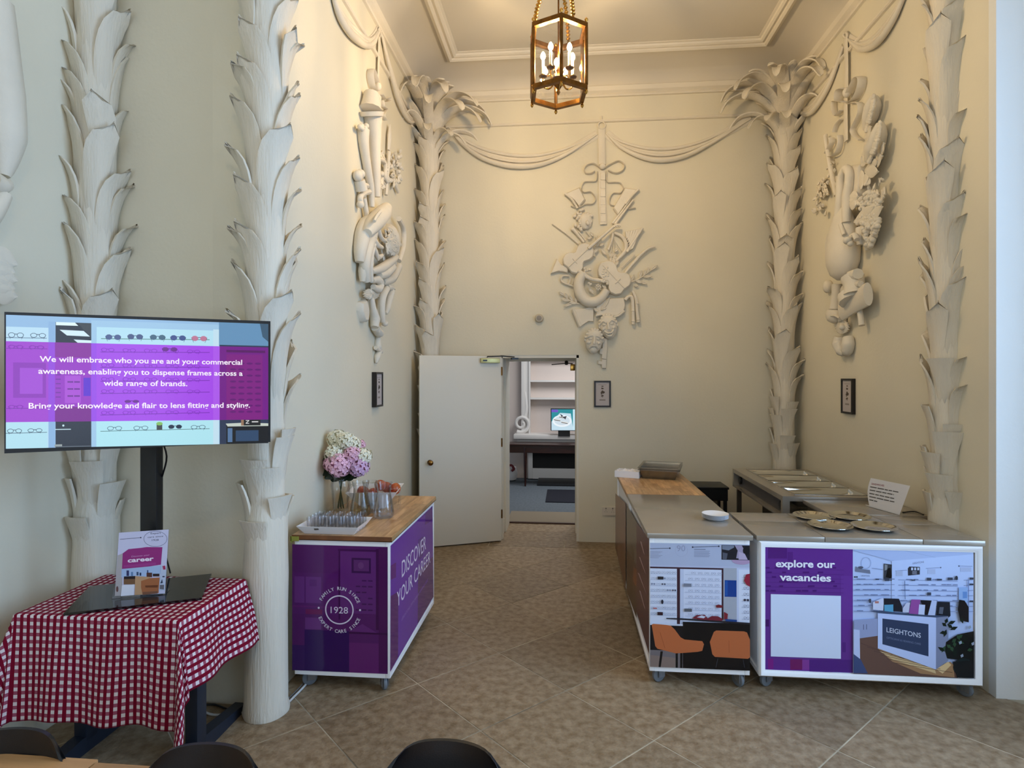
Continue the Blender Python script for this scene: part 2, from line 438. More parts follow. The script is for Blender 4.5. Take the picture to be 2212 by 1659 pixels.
# cove round the alcove, and its mouldings
ZM = 4.72; INS = .44
cv = MB(); NS = 8
def covepath(k):
    t = k / NS * math.pi / 2
    return INS * (1 - math.cos(t)), ZM + .03 + (ZC - ZM - .03) * math.sin(t)     # inset from wall, height
ringp = lambda d: [(XL + d, YS - .02), (XL + d, YB - d), (XR - d, YB - d), (XR - d, 3.45)]
vs = []; 
for k in range(NS + 1):
    d, z = covepath(k); vs += [(x, y, z) for x, y in ringp(d)]
fs = [(k * 4 + i, k * 4 + i + 1, (k + 1) * 4 + i + 1, (k + 1) * 4 + i) for k in range(NS) for i in range(3)]
cv.add(vs, fs)
struct(cv.build('ceiling_cove', CEIL, smooth=True, ang=30))
def mould(name, prof):   # prof: (inset, z) loop
    o = MB(); n = len(prof); vs = []
    for d, z in prof: vs += [(x, y, z) for x, y in ringp(d)]
    fs = [(k * 4 + i, ((k + 1) % n) * 4 + i, ((k + 1) % n) * 4 + i + 1, k * 4 + i + 1) for k in range(n) for i in range(3)]
    return struct(o.add(vs, fs).build(name, TRIMM, smooth=True, ang=25))
mould('trim_1', [(0, 4.665), (.022, 4.668), (.03, 4.68), (.022, 4.695), (.03, 4.70), (.052, 4.715), (.055, 4.74), (.06, 4.76), (.045, 4.77), (0, 4.77)])
mould('trim_2', [(INS - .06, 4.955), (INS - .05, 4.905), (INS - .02, 4.89), (INS, 4.90), (INS + .005, 4.915), (INS + .03, 4.905), (INS + .05, 4.915), (INS + .055, 4.93), (INS + .075, 4.935), (INS + .08, 4.955)])
mould('trim_3', [(0, 4.40), (.02, 4.402), (.03, 4.41), (.026, 4.425), (.012, 4.432), (0, 4.435)])
# ------------------------------------------------------------------ doorway, door, room beyond
jm = MB()
jm.box(DX0, YB + .005, 0, DX0 + .025, YB + .10, DZ).box(DX1 - .025, YB + .005, 0, DX1, YB + .10, DZ).box(DX0, YB + .005, DZ - .03, DX1, YB + .10, DZ)
jm.box(DX0, 6.55, 0, DX0 + .03, 6.95, DZ).box(DX1 - .03, 6.55, 0, DX1, 6.95, DZ)
jm.box(DX0, 6.80, DZ - .05, DX1, 6.95, DZ)
jm.box(DX0, YB + .1, 0, DX0 + .012, 6.55, .16).box(DX1 - .012, YB + .1, 0, DX1, 6.55, .16)
struct(jm.build('trim_4', DOORP, smooth=False))
hp = V((DX0 + .01, YB - .045, 0)); fe = V((-1.487, 5.845, 0)); dd = (fe - hp); dl = dd.length; ang = math.atan2(dd.y, dd.x)
door = struct(thing('door_1', 'x', 'x', hp, ang)); del door['label']; del door['category']
def local(o, parent): o.parent = parent; o.matrix_parent_inverse = Matrix(); return o
lf = MB().box(0, -.004, .012, dl, .036, DZ - .012, bev=.004).build('door_leaf', DOORP, origin=False); local(lf, door)
kn = MB().lathe([(0, 0), (.026, 0), (.026, .005), (.009, .008), (.009, .028), (.022, .036), (.028, .05), (.024, .062), (.01, .068), (0, .069)], 20).mesh('door_knob', DBRASS)
k1 = bpy.data.objects.new('door_knob', kn); COL.objects.link(k1); local(k1, door); k1.location = (dl - .105, .036, .87); k1.rotation_euler = (R(-90), 0, 0)
cl = MB().box(.03, .036, DZ - .085, .235, .076, DZ - .035, bev=.006).box(.17, .077, DZ - .068, .215, .079, DZ - .052, 1)
c1 = cl.build('door_closer', [mat('closer_brass', (190, 180, 120), .35, .5), BLACK], origin=False); local(c1, door)
ca = MB().tube([(.165, .06, DZ - .03), (.165, .062, DZ - .018), (.0, .1, DZ - .014), (-.14, .035, DZ - .02)], .006, 6).box(-.18, .0, DZ - .045, -.11, .05, DZ - .028).build('closer_arm', BLACK, origin=False); local(ca, c1)
hg = MB()
for z in (.25, 1.0, 1.75): hg.tube([(0, .042, z), (0, .042, z + .09)], .008, 8)
local(hg.build('hinge', DBRASS, origin=False), door)
c2 = thing('door_closer', 'small brass door closer with black arm above the far side of the doorway', 'door closer', (DX1 - .06, 6.86, DZ - .13))
MB().box(DX1 - .085, 6.80, DZ - .16, DX1 - .032, 6.86, DZ - .085, bev=.006).build('closer_body', BRASS, c2)
MB().tube([(DX1 - .06, 6.8, DZ - .08), (DX1 - .12, 6.76, DZ - .075), (DX1 - .30, 6.80, DZ - .09)], .006, 6).tube([(DX1 - .13, 6.78, DZ - .055), (DX1 - .13, 6.76, DZ - .085)], .02, 8).build('closer_arm', BLACK, c2)
# next room
NB = 9.95
wall('floor_next_room', -3.5, 6.95, -.12, 3.5, NB, .012, m=CARPET)
struct(MB().box(DX0, 6.93, -.01, DX1, 6.965, .016).build('trim_5', mat('threshold_strip', (70, 44, 30), .5), smooth=False))
struct(MB().box(DX0, 6.967, .0122, DX1 + .0, 7.5, .0145).build('trim_6', mat('beige_carpet_strip', (138, 126, 108), .95, bump=.4, bscale=300), smooth=False))
PW = mat('pale_pinkish_wall', (214, 200, 192), .7); WP = mat('white_joinery_paint', (224, 220, 216), .5)
wall('wall_far_room_back', -3.5, NB, -.12, 3.5, NB + .1, 3.1, m=PW)
wall('wall_far_room_left', -3.5, 6.95, -.12, -3.4, NB, 3.1, m=PW); wall('wall_far_room_right', 3.4, 6.95, -.12, 3.5, NB, 3.1, m=PW)
wall('ceiling_next_room', -3.5, 6.95, 3.0, 3.5, NB, 3.1, m=CEIL)
K5 = Crop(880, 740, .2893)
def fx(x, y, Y): return at(*K5(x, y), Y=Y)
fp = thing('fireplace', 'white chimneypiece with moulded mantel and black grate opening in the far room', 'fireplace', (.6, NB - .2, 0))
a = fx(800, 745, 9.7)
x0 = fx(795, 700, 9.6).x
MB().box(x0, 9.55, fx(0, 712, 9.55).z, 1.9, NB - .001, fx(0, 680, 9.55).z, bev=.008).box(x0 + .05, 9.62, fx(0, 732, 9.62).z, 1.86, NB - .001, fx(0, 712, 9.62).z).box(x0 + .1, 9.70, .6, 1.82, NB - .001, fx(0, 732, 9.7).z).build('mantel_shelf', WP, fp)
jx = fx(900, 900, 9.78).x; ox = fx(935, 900, 9.78).x; oz = fx(0, 925, 9.78).z; 
MB().box(jx, 9.78, .03, ox, NB - .001, .7, bev=.01).box(1.5, 9.78, .03, 1.75, NB - .001, .7, bev=.01).box(ox, 9.78, .03, 1.5, 9.9, oz).build('fire_surround', WP, fp)
MB().box(ox, 9.80, oz, 1.5, 9.93, .68).build('firebox', mat('soot_black', (16, 15, 15), .8), fp)
hz = MB().box(ox + .1, 9.25, .013, 1.6, 9.77, .05, bev=.006).build('hearth', mat('black_slate', (22, 22, 26), .5), fp)
om = thing('alcove_shelving', 'white overmantel with recessed shelves and a scroll foot in the far room', 'shelving', (.6, NB - .1, .8))
px0, px1 = fx(850, 300, 9.8).x, fx(918, 300, 9.8).x; zb = fx(0, 678, 9.8).z
MB().box(px0, 9.80, zb, px0 + .05, NB - .001, 2.9, bev=.006).box(px0 + .05, 9.83, zb, px1 - .03, NB - .001, 2.9).box(px1 - .03, 9.80, zb, px1, NB - .001, 2.9, bev=.006).box(1.7, 9.8, zb, 1.9, NB - .001, 2.9).box(px0, 9.8, 2.02, 1.9, NB - .001, 2.14, bev=.01).build('pilaster', WP, om)
for yy in (280, 408):
    z = fx(0, yy, 9.8).z; MB().box(px1, 9.8, z - .03, 1.7, NB - .001, z).build('shelf', WP, om)
sc_ = fx(850, 615, 9.78); mb = MB(); sp = []
for i in range(40):
    t = i / 39; rr = .15 * (1 - .75 * t); a = R(-120 + 520 * t); sp.append((sc_.x + rr * math.cos(a), 9.80, sc_.z + .02 + rr * math.sin(a)))
mb.tube(sp, [.035 - .015 * i / 39 for i in range(40)], 8)
mb.tube([(sc_.x + .05, 9.85, sc_.z + .12), (sc_.x + .08, 9.85, sc_.z + .3), (px0 + .06, 9.85, sc_.z + .55)], [.06, .05, .03], 8, smooth=4)
mb.build('scroll', WP, om)
tb = thing('side_table', 'dark mahogany side table in front of the far fireplace', 'table', (.2, 9.35, 0))
tz = fx(0, 748, 9.2).z
MB().box(-1.2, 9.15, tz - .02, 1.6, 9.5, tz, bev=.006).build('tabletop', MAHOG, tb)
MB().box(-1.12, 9.18, fx(0, 812, 9.2).z, 1.52, 9.46, tz - .02).build('apron', MAHOG, tb)
lx = fx(880, 900, 9.2).x
for xx in (-1.05, lx, 1.45):
    for yy in (9.2, 9.44):
        if xx == lx and yy > 9.3: continue
        MB().tube([(xx, yy, .014), (xx, yy, .06), (xx, yy, tz - .05)], [.014, .016, .03], 8).build('leg', MAHOG, tb)
m1, m2 = fx(1035, 1097, 0), None
mm = at(*K5(1030, 1190), Z=.02); mn = at(*K5(1035, 1097), Z=.02)
tag(MB().box(mm.x, mm.y, .0125, mm.x + .9, mn.y, .024, bev=.004).build('door_mat', mat('navy_mat', (24, 26, 40), .95, bump=.5, bscale=300)), 'dark navy mat lying on the grey carpet of the far room', 'mat')
wc = fx(765, 985, 9.5)
wbk = thing('waste_basket', 'round white bin with a red and grey bundle on top beside the far wall', 'bin', (wc.x, 9.7, .012))
MB().lathe([(.08, 0), (.12, .02), (.14, .12), (.12, .22), (.1, .23)], 16, M=Matrix.Translation((wc.x - .03, 9.7, .012))).build('bin_body', WHITE, wbk)
MB().tube([(wc.x - .05, 9.6, .26), (wc.x + .02, 9.57, .28), (wc.x + .06, 9.58, .22), (wc.x + .02, 9.57, .19)], .02, 8, smooth=4).build('red_bundle', mat('dull_red', (120, 40, 46), .6), wbk)
tvp = Print(K5, (0, -1, 0), (0, 9.5, 0), 'far_screen', emit=.95)
ftv = thing('television', 'small flat screen showing a plate of food on the far mantel', 'television', (fx(1160, 665, 9.55).x, 9.58, zb))
c0, c1_ = fx(1070, 492, 9.5), fx(1250, 660, 9.5)
MB().box(c0.x - .0, 9.505, c1_.z, c0.x + .86, 9.55, c0.z, bev=.006).build('tv_bezel', BLACK, ftv)
for q_ in (.12, .5): MB().box(c0.x + q_, 9.53, zb + .001, c0.x + q_ + .19, 9.60, c1_.z + .02).build('stand_foot', BLACK, ftv)
tvp.rect(1076, 498, 1420, 655, (30, 140, 150)); tvp.poly([(1076, 590), (1140, 525), (1220, 530), (1240, 655), (1076, 655)], (196, 222, 236))
tvp.rect(1236, 498, 1420, 655, (200, 232, 244)); tvp.rect(1076, 500, 1125, 520, (110, 80, 190))
tvp.disc(1155, 585, 72, 45, (236, 244, 250)); tvp.disc(1155, 583, 58, 34, (208, 222, 232))
for x, y in ((1120, 580), (1175, 600), (1160, 560)): tvp.poly([(x - 28, y - 12), (x + 20, y - 6), (x + 26, y + 8), (x - 20, y + 4)], (226, 226, 220)); tvp.line(x - 26, y - 4, x + 22, y + 5, 5, (70, 70, 80))
tvp.poly([(1140, 530), (1150, 555), (1165, 550)], (50, 50, 66)); tvp.poly([(1160, 555), (1190, 548), (1180, 575)], (60, 60, 70))
tvp.done('screen', ftv)
# ------------------------------------------------------------------ plaster palm columns
PR = .090
def leaf_mesh(L, W, lean, curl, blunt, name='leaf', side=0.):
    o = MB(); nu, nv = 6, 9; T = .010
    def pt(t, s, back):
        if blunt: w_ = W * (.80 + .22 * s)
        else: w_ = W * (.70 + .45 * s) * math.sqrt(max(0., 1 - (max(0, s - .25) / .75) ** 2.3))
        arc = (t * w_ + lean * s ** 2.2) / PR
        rad = PR - .016 + .034 * s ** .7 + curl * max(0, s - .45) ** 2 / .3 + .004 * math.cos(t * math.pi * .5) + .009 * abs(t) ** 3 * s + .0025 * math.cos(t * math.pi * 3)
        z = s * L - (curl * .55 * max(0, s - .75) ** 2 / .0625 * .6 if not blunt else 0) - abs(t) * (.02 if not blunt else .0) * s
        if back: rad -= T + .010 * (1 - s) + (.02 if s < .2 else 0)
        return (rad * math.cos(arc), rad * math.sin(arc), z)
    vs = []
    for b in (0, 1):
        for j in range(nv + 1):
            for i in range(nu + 1): vs.append(pt(-1 + 2 * i / nu, j / nv, b))
    n1 = (nu + 1) * (nv + 1); fs = []
    for j in range(nv):
        for i in range(nu):
            a = j * (nu + 1) + i; b = a + nu + 1
            fs.append((a, a + 1, b + 1, b)); fs.append((n1 + a, n1 + b, n1 + b + 1, n1 + a + 1))
        for i in (0, nu):
            a = j * (nu + 1) + i; b = a + nu + 1
            fs.append((a, b, n1 + b, n1 + a))
    for j in (0, nv):
        for i in range(nu):
            a = j * (nu + 1) + i; fs.append((a, a + 1, n1 + a + 1, n1 + a))
    return o.add(vs, fs).mesh(name, PALM, ang=50)
LEAFS = [leaf_mesh(.52, .068, .062, .052, False), leaf_mesh(.52, .068, -.062, .052, False), leaf_mesh(.44, .070, .0, .070, False)]
BLUNT = [leaf_mesh(.34, .052, .016, .024, True), leaf_mesh(.34, .052, -.016, .024, True)]
def frond_mesh(path, W, name='leaf'):
    """path: (radial, z, sideways) control points; a long curved crown leaf, channelled, with thickness"""
    P, _ = catmull([V((a, c, b)) for a, b, c in path], 1., 5, False); n = len(P) - 1
    o = MB(); nu = 4; vs = []
    for back in (0, 1):
        for j, p in enumerate(P):
            s = j / n; t = (P[min(n, j + 1)] - P[max(0, j - 1)]).normalized(); side = V((0, 1, 0)); nrm = t.cross(side).normalized()
            if nrm.z < 0 and j < 2: pass
            w_ = W * (.75 + .6 * s - .25 * s * s) * math.sqrt(max(.0, 1 - max(0, (s - .35) / .65) ** 2.2)) + .002
            for i in range(nu + 1):
                u = -1 + 2 * i / nu
                q = p + side * (u * w_) + nrm * (-.35 * w_ * abs(u) ** 1.5) * -1
                if back: q = q - nrm * (-.013)
                vs.append(q)
    m = nu + 1; n1 = m * (n + 1); fs = []
    for j in range(n):
        for i in range(nu):
            a = j * m + i; b = a + m; fs.append((a, a + 1, b + 1, b)); fs.append((n1 + a, n1 + b, n1 + b + 1, n1 + a + 1))
        for i in (0, nu):
            a = j * m + i; b = a + m; fs.append((a, b, n1 + b, n1 + a))
    for j in (0, n):
        for i in range(nu):
            a = j * m + i; fs.append((a, a + 1, n1 + a + 1, n1 + a))
    return o.add(vs, fs).mesh(name, PALM, ang=50)
CROWN = {
 'up': frond_mesh([(.06, 0, 0), (.12, .20, 0), (.20, .36, .01), (.34, .47, .02), (.50, .47, .04)], .056),
 'tall': frond_mesh([(.05, 0, 0), (.09, .25, 0), (.16, .46, 0), (.30, .60, .0), (.44, .66, .0)], .052),
 'arch': frond_mesh([(.07, 0, 0), (.14, .18, 0), (.27, .31, .0), (.45, .35, .01), (.62, .27, .02), (.70, .15, .03)], .050),
 'low': frond_mesh([(.09, 0, 0), (.16, .12, 0), (.28, .20, .0), (.42, .18, .01), (.52, .06, .02)], .045),
}
def palm(x, y, out, label, ztop, crown=True, seed=1, zleaf=1.02, half=112, r=1.0):
    rnd = random.Random(seed); root = thing('palm_column', label, 'column', (x, y, 0), 0, 'plaster palm columns')
    tr = MB(); prof = [(.112, 0), (.116, .02), (.108, .06), (.106, .5), (.112, .72), (.106, .86), (.104, 1.0), (PR, 1.1), (PR, ztop)]
    vs, fs = [], []; n = 28
    for k, (rr, z) in enumerate(prof):
        for j in range(n):
            a = 2 * math.pi * j / n; q = rr * (1 + .018 * math.sin(3 * a + k) + .01 * math.sin(5 * a + 2 * k)); vs.append((q * math.cos(a), q * math.sin(a), z))
    for k in range(len(prof) - 1):
        for j in range(n): fs.append((k * n + j, k * n + (j + 1) % n, (k + 1) * n + (j + 1) % n, (k + 1) * n + j))
    fs.append(tuple((len(prof) - 1) * n + j for j in range(n)))
    local(tr.add(vs, fs).build('trunk', PALM, None, origin=False, ang=60), root)
    def put(me, a, z, sc=(1, 1, 1), tilt=0.):
        o = bpy.data.objects.new('leaf', me); COL.objects.link(o); o.parent = root
        o.location = (0, 0, z); o.rotation_euler = (0, 0, R(a)); o.scale = sc
    z = zleaf - .30; k = 0
    cols = [(-34, 1), (34, 0), (-88, 2), (88, 2), (-5, 0), (-60, 1), (62, 0)]
    seq = [0, 3, 1, 2, 4, 5, 1, 6, 0, 2, 3]
    zt = ztop - .45 if crown else ztop
    while z < zt:
        c, ki = cols[seq[k % len(seq)]]
        a = c + rnd.uniform(-9, 9)
        bl = z < zleaf + .32 or (z < zleaf + .62 and rnd.random() < .35)
        me = rnd.choice(BLUNT) if bl else LEAFS[ki if rnd.random() < .8 else rnd.randrange(3)]
        if abs(a) < half:
            f = 1 + .12 * (z > 2.2); put(me, out + a, z, (1 * rnd.uniform(.95, 1.08) * r, rnd.uniform(.95, 1.06) * r, rnd.uniform(.85, 1.12)))
        z += rnd.uniform(.062, .088) if not bl else rnd.uniform(.055, .075); k += 1
    if crown:
        zc = ztop - .50
        for i, (kind, a, dz, sc) in enumerate([
            ('low', -92, -.12, 1.), ('low', -66, -.06, 1.), ('low', 64, -.08, 1.), ('low', 92, -.14, 1.), ('low', -34, -.12, .8), ('low', 30, -.15, .8), ('low', 0, -.1, .7),
            ('arch', -88, -.02, 1.), ('arch', -64, .02, 1.), ('arch', -36, -.04, .9), ('arch', -8, -.02, .85), ('arch', 22, -.04, .85), ('arch', 46, .0, .95), ('arch', 70, -.03, 1.), ('arch', 92, .0, 1.),
            ('arch', -76, .10, .95), ('arch', 74, .11, .95), ('arch', -48, .12, .9), ('arch', 50, .10, .9), ('arch', -20, .12, .85), ('arch', 16, .10, .85),
            ('up', -56, .02, .95), ('up', 58, .02, .95), ('up', -24, .02, .9), ('up', 20, .0, .9), ('up', 84, .04, .85), ('up', -86, .04, .85), ('up', 0, .06, .85),
            ('tall', -40, -.08, .85), ('tall', 38, -.08, .85), ('tall', 4, -.04, .85)]):
            put(CROWN[kind], out + a + rnd.uniform(-4, 4), zc + dz, (sc * rnd.uniform(.93, 1.05), rnd.uniform(.95, 1.15), sc * rnd.uniform(.92, 1.04)))
    return root
palm(-1.43, 6.09, -45, 'cream plaster palm column in the corner behind the open white door', 4.72, True, 3, half=100)
palm(2.165, 6.085, -135, 'cream plaster palm column in the back corner beyond the heated serving counter', 4.74, True, 5, half=100)
palm(-1.555, 2.93, -50, 'cream plaster palm column standing to the floor beside the check-clothed table', 4.7, False, 8, half=125)
palm(-2.48, 2.90, -58, 'cream plaster palm column partly hidden behind the wall-side half of the large television', 4.7, False, 11, half=120)
palm(2.325, 3.82, -168, 'cream plaster palm column rising behind the steel counter next to the bright window reveal', 4.7, False, 14, half=100, zleaf=.98)
# ------------------------------------------------------------------ relief tool
class Relief:
    def __init__(s, name, label, cat, crop, n, p, group=None, k=1.):
        s.k = k
        s.c, s.n, s.p = crop, V(n), V(p); s.U = V((0, 0, 1)); s.Rt = s.U.cross(s.n).normalized(); s.root = None
        s.args = (name, label, cat, group); s.mb = MB()
    def P(s, x, y, d=0.):
        u, v = s.c(x, y); return at(u, v, n=s.n, p=s.p + s.n * d * s.k)
    def tube(s, pts, r, d=.02, flat=None, closed=False, n=8, sm=5):
        P = [s.P(q[0], q[1], q[2] if len(q) > 2 else d) for q in pts]
        r = [q * s.k for q in r] if isinstance(r, (list, tuple)) else r * s.k
        s.mb.tube(P, r, n, closed, flat=flat, up=s.n, smooth=sm); return s
    def ribbon(s, pts, w_, d=.02, closed=False, th=.006, sm=5):      # band standing on edge off the wall
        P = [s.P(q[0], q[1], q[2] if len(q) > 2 else d) for q in pts]
        s.mb.tube(P, s.k, 8, closed, flat=(th, w_), up=s.n, smooth=sm); return s
    def band(s, pts, w_, d=.02, closed=False, th=.008, sm=5):        # band lying flat on the wall
        P = [s.P(q[0], q[1], q[2] if len(q) > 2 else d) for q in pts]
        s.mb.tube(P, s.k, 8, closed, flat=(w_, th), up=s.n, smooth=sm); return s
    def blob(s, x, y, a, b, c=.03, rot=0., d=.02):
        q = R(rot); ax = s.Rt * math.cos(q) + s.U * math.sin(q); ay = -s.Rt * math.sin(q) + s.U * math.cos(q)
        s.mb.ell(s.P(x, y, d), (ax * a * s.k, ay * b * s.k, s.n * c * s.k)); return s
    def plate(s, pts, d0=.0, d1=.03, bev=.008):
        # in-plane polygon with chamfered front edge
        P = [s.P(x, y, d1) for x, y in pts]; c = sum(P, V()) / len(P); B = [p - s.n * (d1 - d0) for p in P]; Mi = [p - s.n * bev for p in P]
        F_ = [p + (c - p).normalized() * min(bev, (c - p).length * .4) for p in P]; n = len(P)
        vs = B + Mi + F_; fs = [tuple(range(2 * n, 3 * n)), tuple(range(n))[::-1]]
        for k in (0, 1): fs += [(k * n + i, k * n + (i + 1) % n, (k + 1) * n + (i + 1) % n, (k + 1) * n + i) for i in range(n)]
        s.mb.add(vs, fs); return s
    def leaf(s, x, y, x2, y2, w_, d=.02, d2=None):
        a, b = s.P(x, y, d), s.P(x2, y2, d if d2 is None else d2); t = (b - a); L = t.length; t = t / L; sd = t.cross(s.n).normalized(); vs = []; N_ = 6
        for i in range(N_ + 1):
            k = i / N_; ww = w_ * math.sin(math.pi * min(1, k * .94 + .03)) ** .8
            c = a + t * (L * k)
            vs += [c - sd * ww, c - sd * ww * .5 + s.n * .008, c + s.n * .003, c + sd * ww * .5 + s.n * .008, c + sd * ww, c - s.n * .012]
        fs = [(6 * i + j, 6 * i + (j + 1) % 6, 6 * i + 6 + (j + 1) % 6, 6 * i + 6 + j) for i in range(N_) for j in range(6)]
        s.mb.add(vs, fs + [tuple(range(6)), tuple(6 * N_ + j for j in range(6))]); return s
    def part(s, name):
        if s.root is None:
            n = len(s.mb.v); c = V((sum(q[0] for q in s.mb.v) / n, sum(q[1] for q in s.mb.v) / n, sum(q[2] for q in s.mb.v) / n))
            s.root = thing(s.args[0], s.args[1], s.args[2], c, 0, s.args[3])
        o = s.mb.build(name, RELIEF, s.root, ang=45); s.mb = MB(); return o
NB_, PB = (0, -1, 0), (0, YB, 0)
KT = Crop(1160, 240, .34965)
# ---- musical trophy on the back wall
t = Relief('plaster_trophy', 'plaster relief of violins, horn and theatre masks hanging on the back wall', 'wall relief', KT, NB_, PB)
t.tube([(400, 30), (402, 66)], .006, .02); t.tube([(400 + 22 * math.cos(a), 88 + 22 * math.sin(a)) for a in [i * math.pi / 5 for i in range(10)]], .007, .025, closed=True); t.part('hanging_ring')
t.band([(400, 108), (400, 200), (403, 330)], .036, .018, sm=2).band([(400, 370), (402, 450), (404, 560), (410, 700)], .036, .02, sm=2)
t.part('hanging_ribbon')
t.ribbon([(390, 350), (350, 325), (308, 335), (292, 362), (305, 385), (335, 384), (356, 372)], .022, .025).ribbon([(420, 350), (460, 325), (505, 308), (538, 330), (532, 362), (500, 382), (470, 380), (440, 366)], .022, .025)
t.blob(404, 342, .035, .035, .035, 0, .025); t.part('ribbon_bow')
t.ribbon([(372, 375), (366, 430), (330, 436), (292, 440), (276, 475), (290, 502), (335, 500), (362, 540), (345, 572), (300, 576), (270, 590), (240, 596), (210, 585)], .018, .02)
t.ribbon([(430, 372), (434, 436), (480, 440), (515, 445), (532, 478), (512, 506), (470, 508), (448, 545), (455, 578), (500, 586), (530, 580), (560, 604), (608, 598)], .018, .02)
t.part('ribbon_tails')
for k in range(6): t.plate([(392, 380 + 52 * k), (424, 380 + 52 * k), (424, 425 + 52 * k), (392, 425 + 52 * k)], 0, .034 - .004 * (k % 2), .004)
t.part('ribbon_folds')
t.plate([(172, 508), (262, 468), (300, 545), (262, 590), (235, 560), (205, 530)], 0, .045, .015).tube([(172, 508), (215, 545), (250, 600)], .012, .04); t.part('horn_bell')
t.plate([(545, 470), (628, 482), (590, 525), (545, 580), (500, 640), (470, 600)], 0, .045, .015).tube([(628, 482), (590, 520), (545, 575)], .012, .045).part('horn_bell')
t.tube([(595, 548), (540, 620), (480, 700)], [.010, .012, .016], .04).tube([(575, 550), (525, 618), (465, 695)], [.008, .010, .012], .035).part('trumpet_pipe')
rn = random.Random(4)
for i in range(34):
    a = rn.uniform(0, 6.28); q = rn.uniform(.3, 1); t.blob(288 + 62 * q * math.cos(a), 672 + 66 * q * math.sin(a), .022, .016, .02, rn.uniform(0, 180), .03)
t.blob(300, 680, .075, .095, .045, 0, .02).blob(312, 690, .02, .03, .02, 20, .065).part('leafy_head')
t.tube([(95, 696), (180, 756), (258, 820)], [.006, .009, .010], .025).tube([(222, 728), (250, 760), (290, 810)], [.022, .016, .012], .03).blob(222, 730, .025, .02, .02, 0, .03)
t.tube([(258, 745), (300, 800)], .008, .03).tube([(300, 740), (335, 780)], .006, .03).part('flute')
def violin(cx, cy, ang, L, d, neck=None, name='violin'):
    cr, sr = math.cos(R(ang)), math.sin(R(ang)); prof = [(0, 0), (-.02, .17), (.06, .30), (.20, .36), (.32, .33), (.42, .23), (.50, .21), (.58, .24), (.68, .28), (.80, .27), (.92, .18), (.98, .07), (1, 0)]
    side = lambda sg: [(cx + (x * cr - sg * y * sr) * L, cy + (x * sr + sg * y * cr) * L) for x, y in prof]
    a = side(1); b = side(-1)[::-1][1:-1]
    t.plate(a + b, .0, d, .012); t.tube([(cx + .05 * L * cr, cy + .05 * L * sr), (cx + .9 * L * cr, cy + .9 * L * sr)], .006, d + .002, sm=1)
    t.tube([(cx + .3 * L * cr - .1 * L * sr, cy + .3 * L * sr + .1 * L * cr), (cx + .3 * L * cr + .1 * L * sr, cy + .3 * L * sr - .1 * L * cr)], .005, d + .004, sm=1)
    if neck:
        t.tube([(cx + .85 * L * cr, cy + .85 * L * sr), neck], [.018, .014], d + .012, sm=1)
violin(190, 968, -43, 205, .075, (470, 716)); t.tube([(466, 718), (490, 706), (516, 706)], [.014, .018, .016], .09)
for k in range(3): t.blob(480 + 14 * k, 715, .009, .009, .012, 0, .10)
t.part('violin')
t.tube([(470, 752), (462, 800), (440, 858)], .012, .03).tube([(478, 752), (525, 775), (550, 820), (545, 865), (510, 905), (490, 925)], [.014, .018, .022, .022, .018, .012], .035)
for k in range(4): t.tube([(475 + 3 * k, 765 + 12 * k), (455 + 22 * k, 875 - 4 * k)], .003, .03, sm=1)
t.part('harp')
for k in range(6): t.plate([(545 + 17 * k, 742 - 3 * k), (560 + 17 * k, 740 - 3 * k), (562 + 6 * k, 780 + 14 * k), (552 + 4 * k, 790 + 14 * k)], 0, .035 + .003 * k, .004)
t.tube([(652, 722), (600, 800), (555, 870)], .014, .045).part('pan_pipes')
t.tube([(545, 1000), (590, 945), (640, 890), (690, 850), (730, 836)], [.012, .015, .015, .013, .010], .035).tube([(520, 968), (604, 886)], .007, .03, sm=1).part('bow')
violin(545, 1100, -133, 225, .085); t.part('violin')
t.tube([(285, 1000), (258, 1060), (268, 1125), (308, 1172), (355, 1178), (400, 1150), (432, 1105)], [.05, .055, .058, .058, .055, .048, .04], .05, n=12).part('curled_horn')
t.tube([(255, 985), (290, 1010), (330, 1035), (375, 1045), (420, 1050), (440, 1060)], [.018, .025, .022, .022, .018, .01], .07).part('cloth_swag')
for i in range(30): t.blob(rn.uniform(290, 440), rn.uniform(960, 1060) + rn.uniform(-6, 20), .018, .014, .018, rn.uniform(0, 180), .075)
for i in range(8): a = i * .785; t.blob(378 + 14 * math.cos(a), 1088 + 14 * math.sin(a), .014, .009, .012, -math.degrees(a), .07)
t.blob(378, 1088, .012, .012, .02, 0, .075)
for (x, y, x2, y2) in ((345, 880, 380, 850), (395, 850, 430, 890), (360, 900, 330, 860), (440, 880, 470, 900), (480, 870, 500, 850), (470, 900, 480, 940), (500, 930, 475, 960), (400, 1075, 430, 1095), (330, 1100, 350, 1130), (340, 1120, 320, 1090)): t.leaf(x, y, x2, y2, .018, .04)
t.part('flower_cluster')
for k in range(26):
    x = rn.choice([rn.uniform(335, 400), rn.uniform(440, 505)]); y = rn.uniform(765, 870) if x < 410 else rn.uniform(870, 960); a = rn.uniform(0, 6.28); t.leaf(x, y, x + 34 * math.cos(a), y + 30 * math.sin(a), .016, .035)
t.part('leaf_sprays')
t.tube([(90, 1000), (120, 985), (165, 985)], [.008, .012, .018], .03).plate([(84, 1002), (122, 908), (150, 945), (200, 960), (190, 1000), (140, 990)], 0, .045, .014).part('horn_bell')
t.tube([(262, 1092), (210, 1078), (160, 1058), (148, 1036), (165, 1018), (200, 1018)], .010, .025)
for k in range(4): t.tube([(206 + 20 * k, 1034 + 5 * k), (198 + 20 * k, 1068 + 5 * k)], .007, .028, sm=1)
t.part('trumpet')
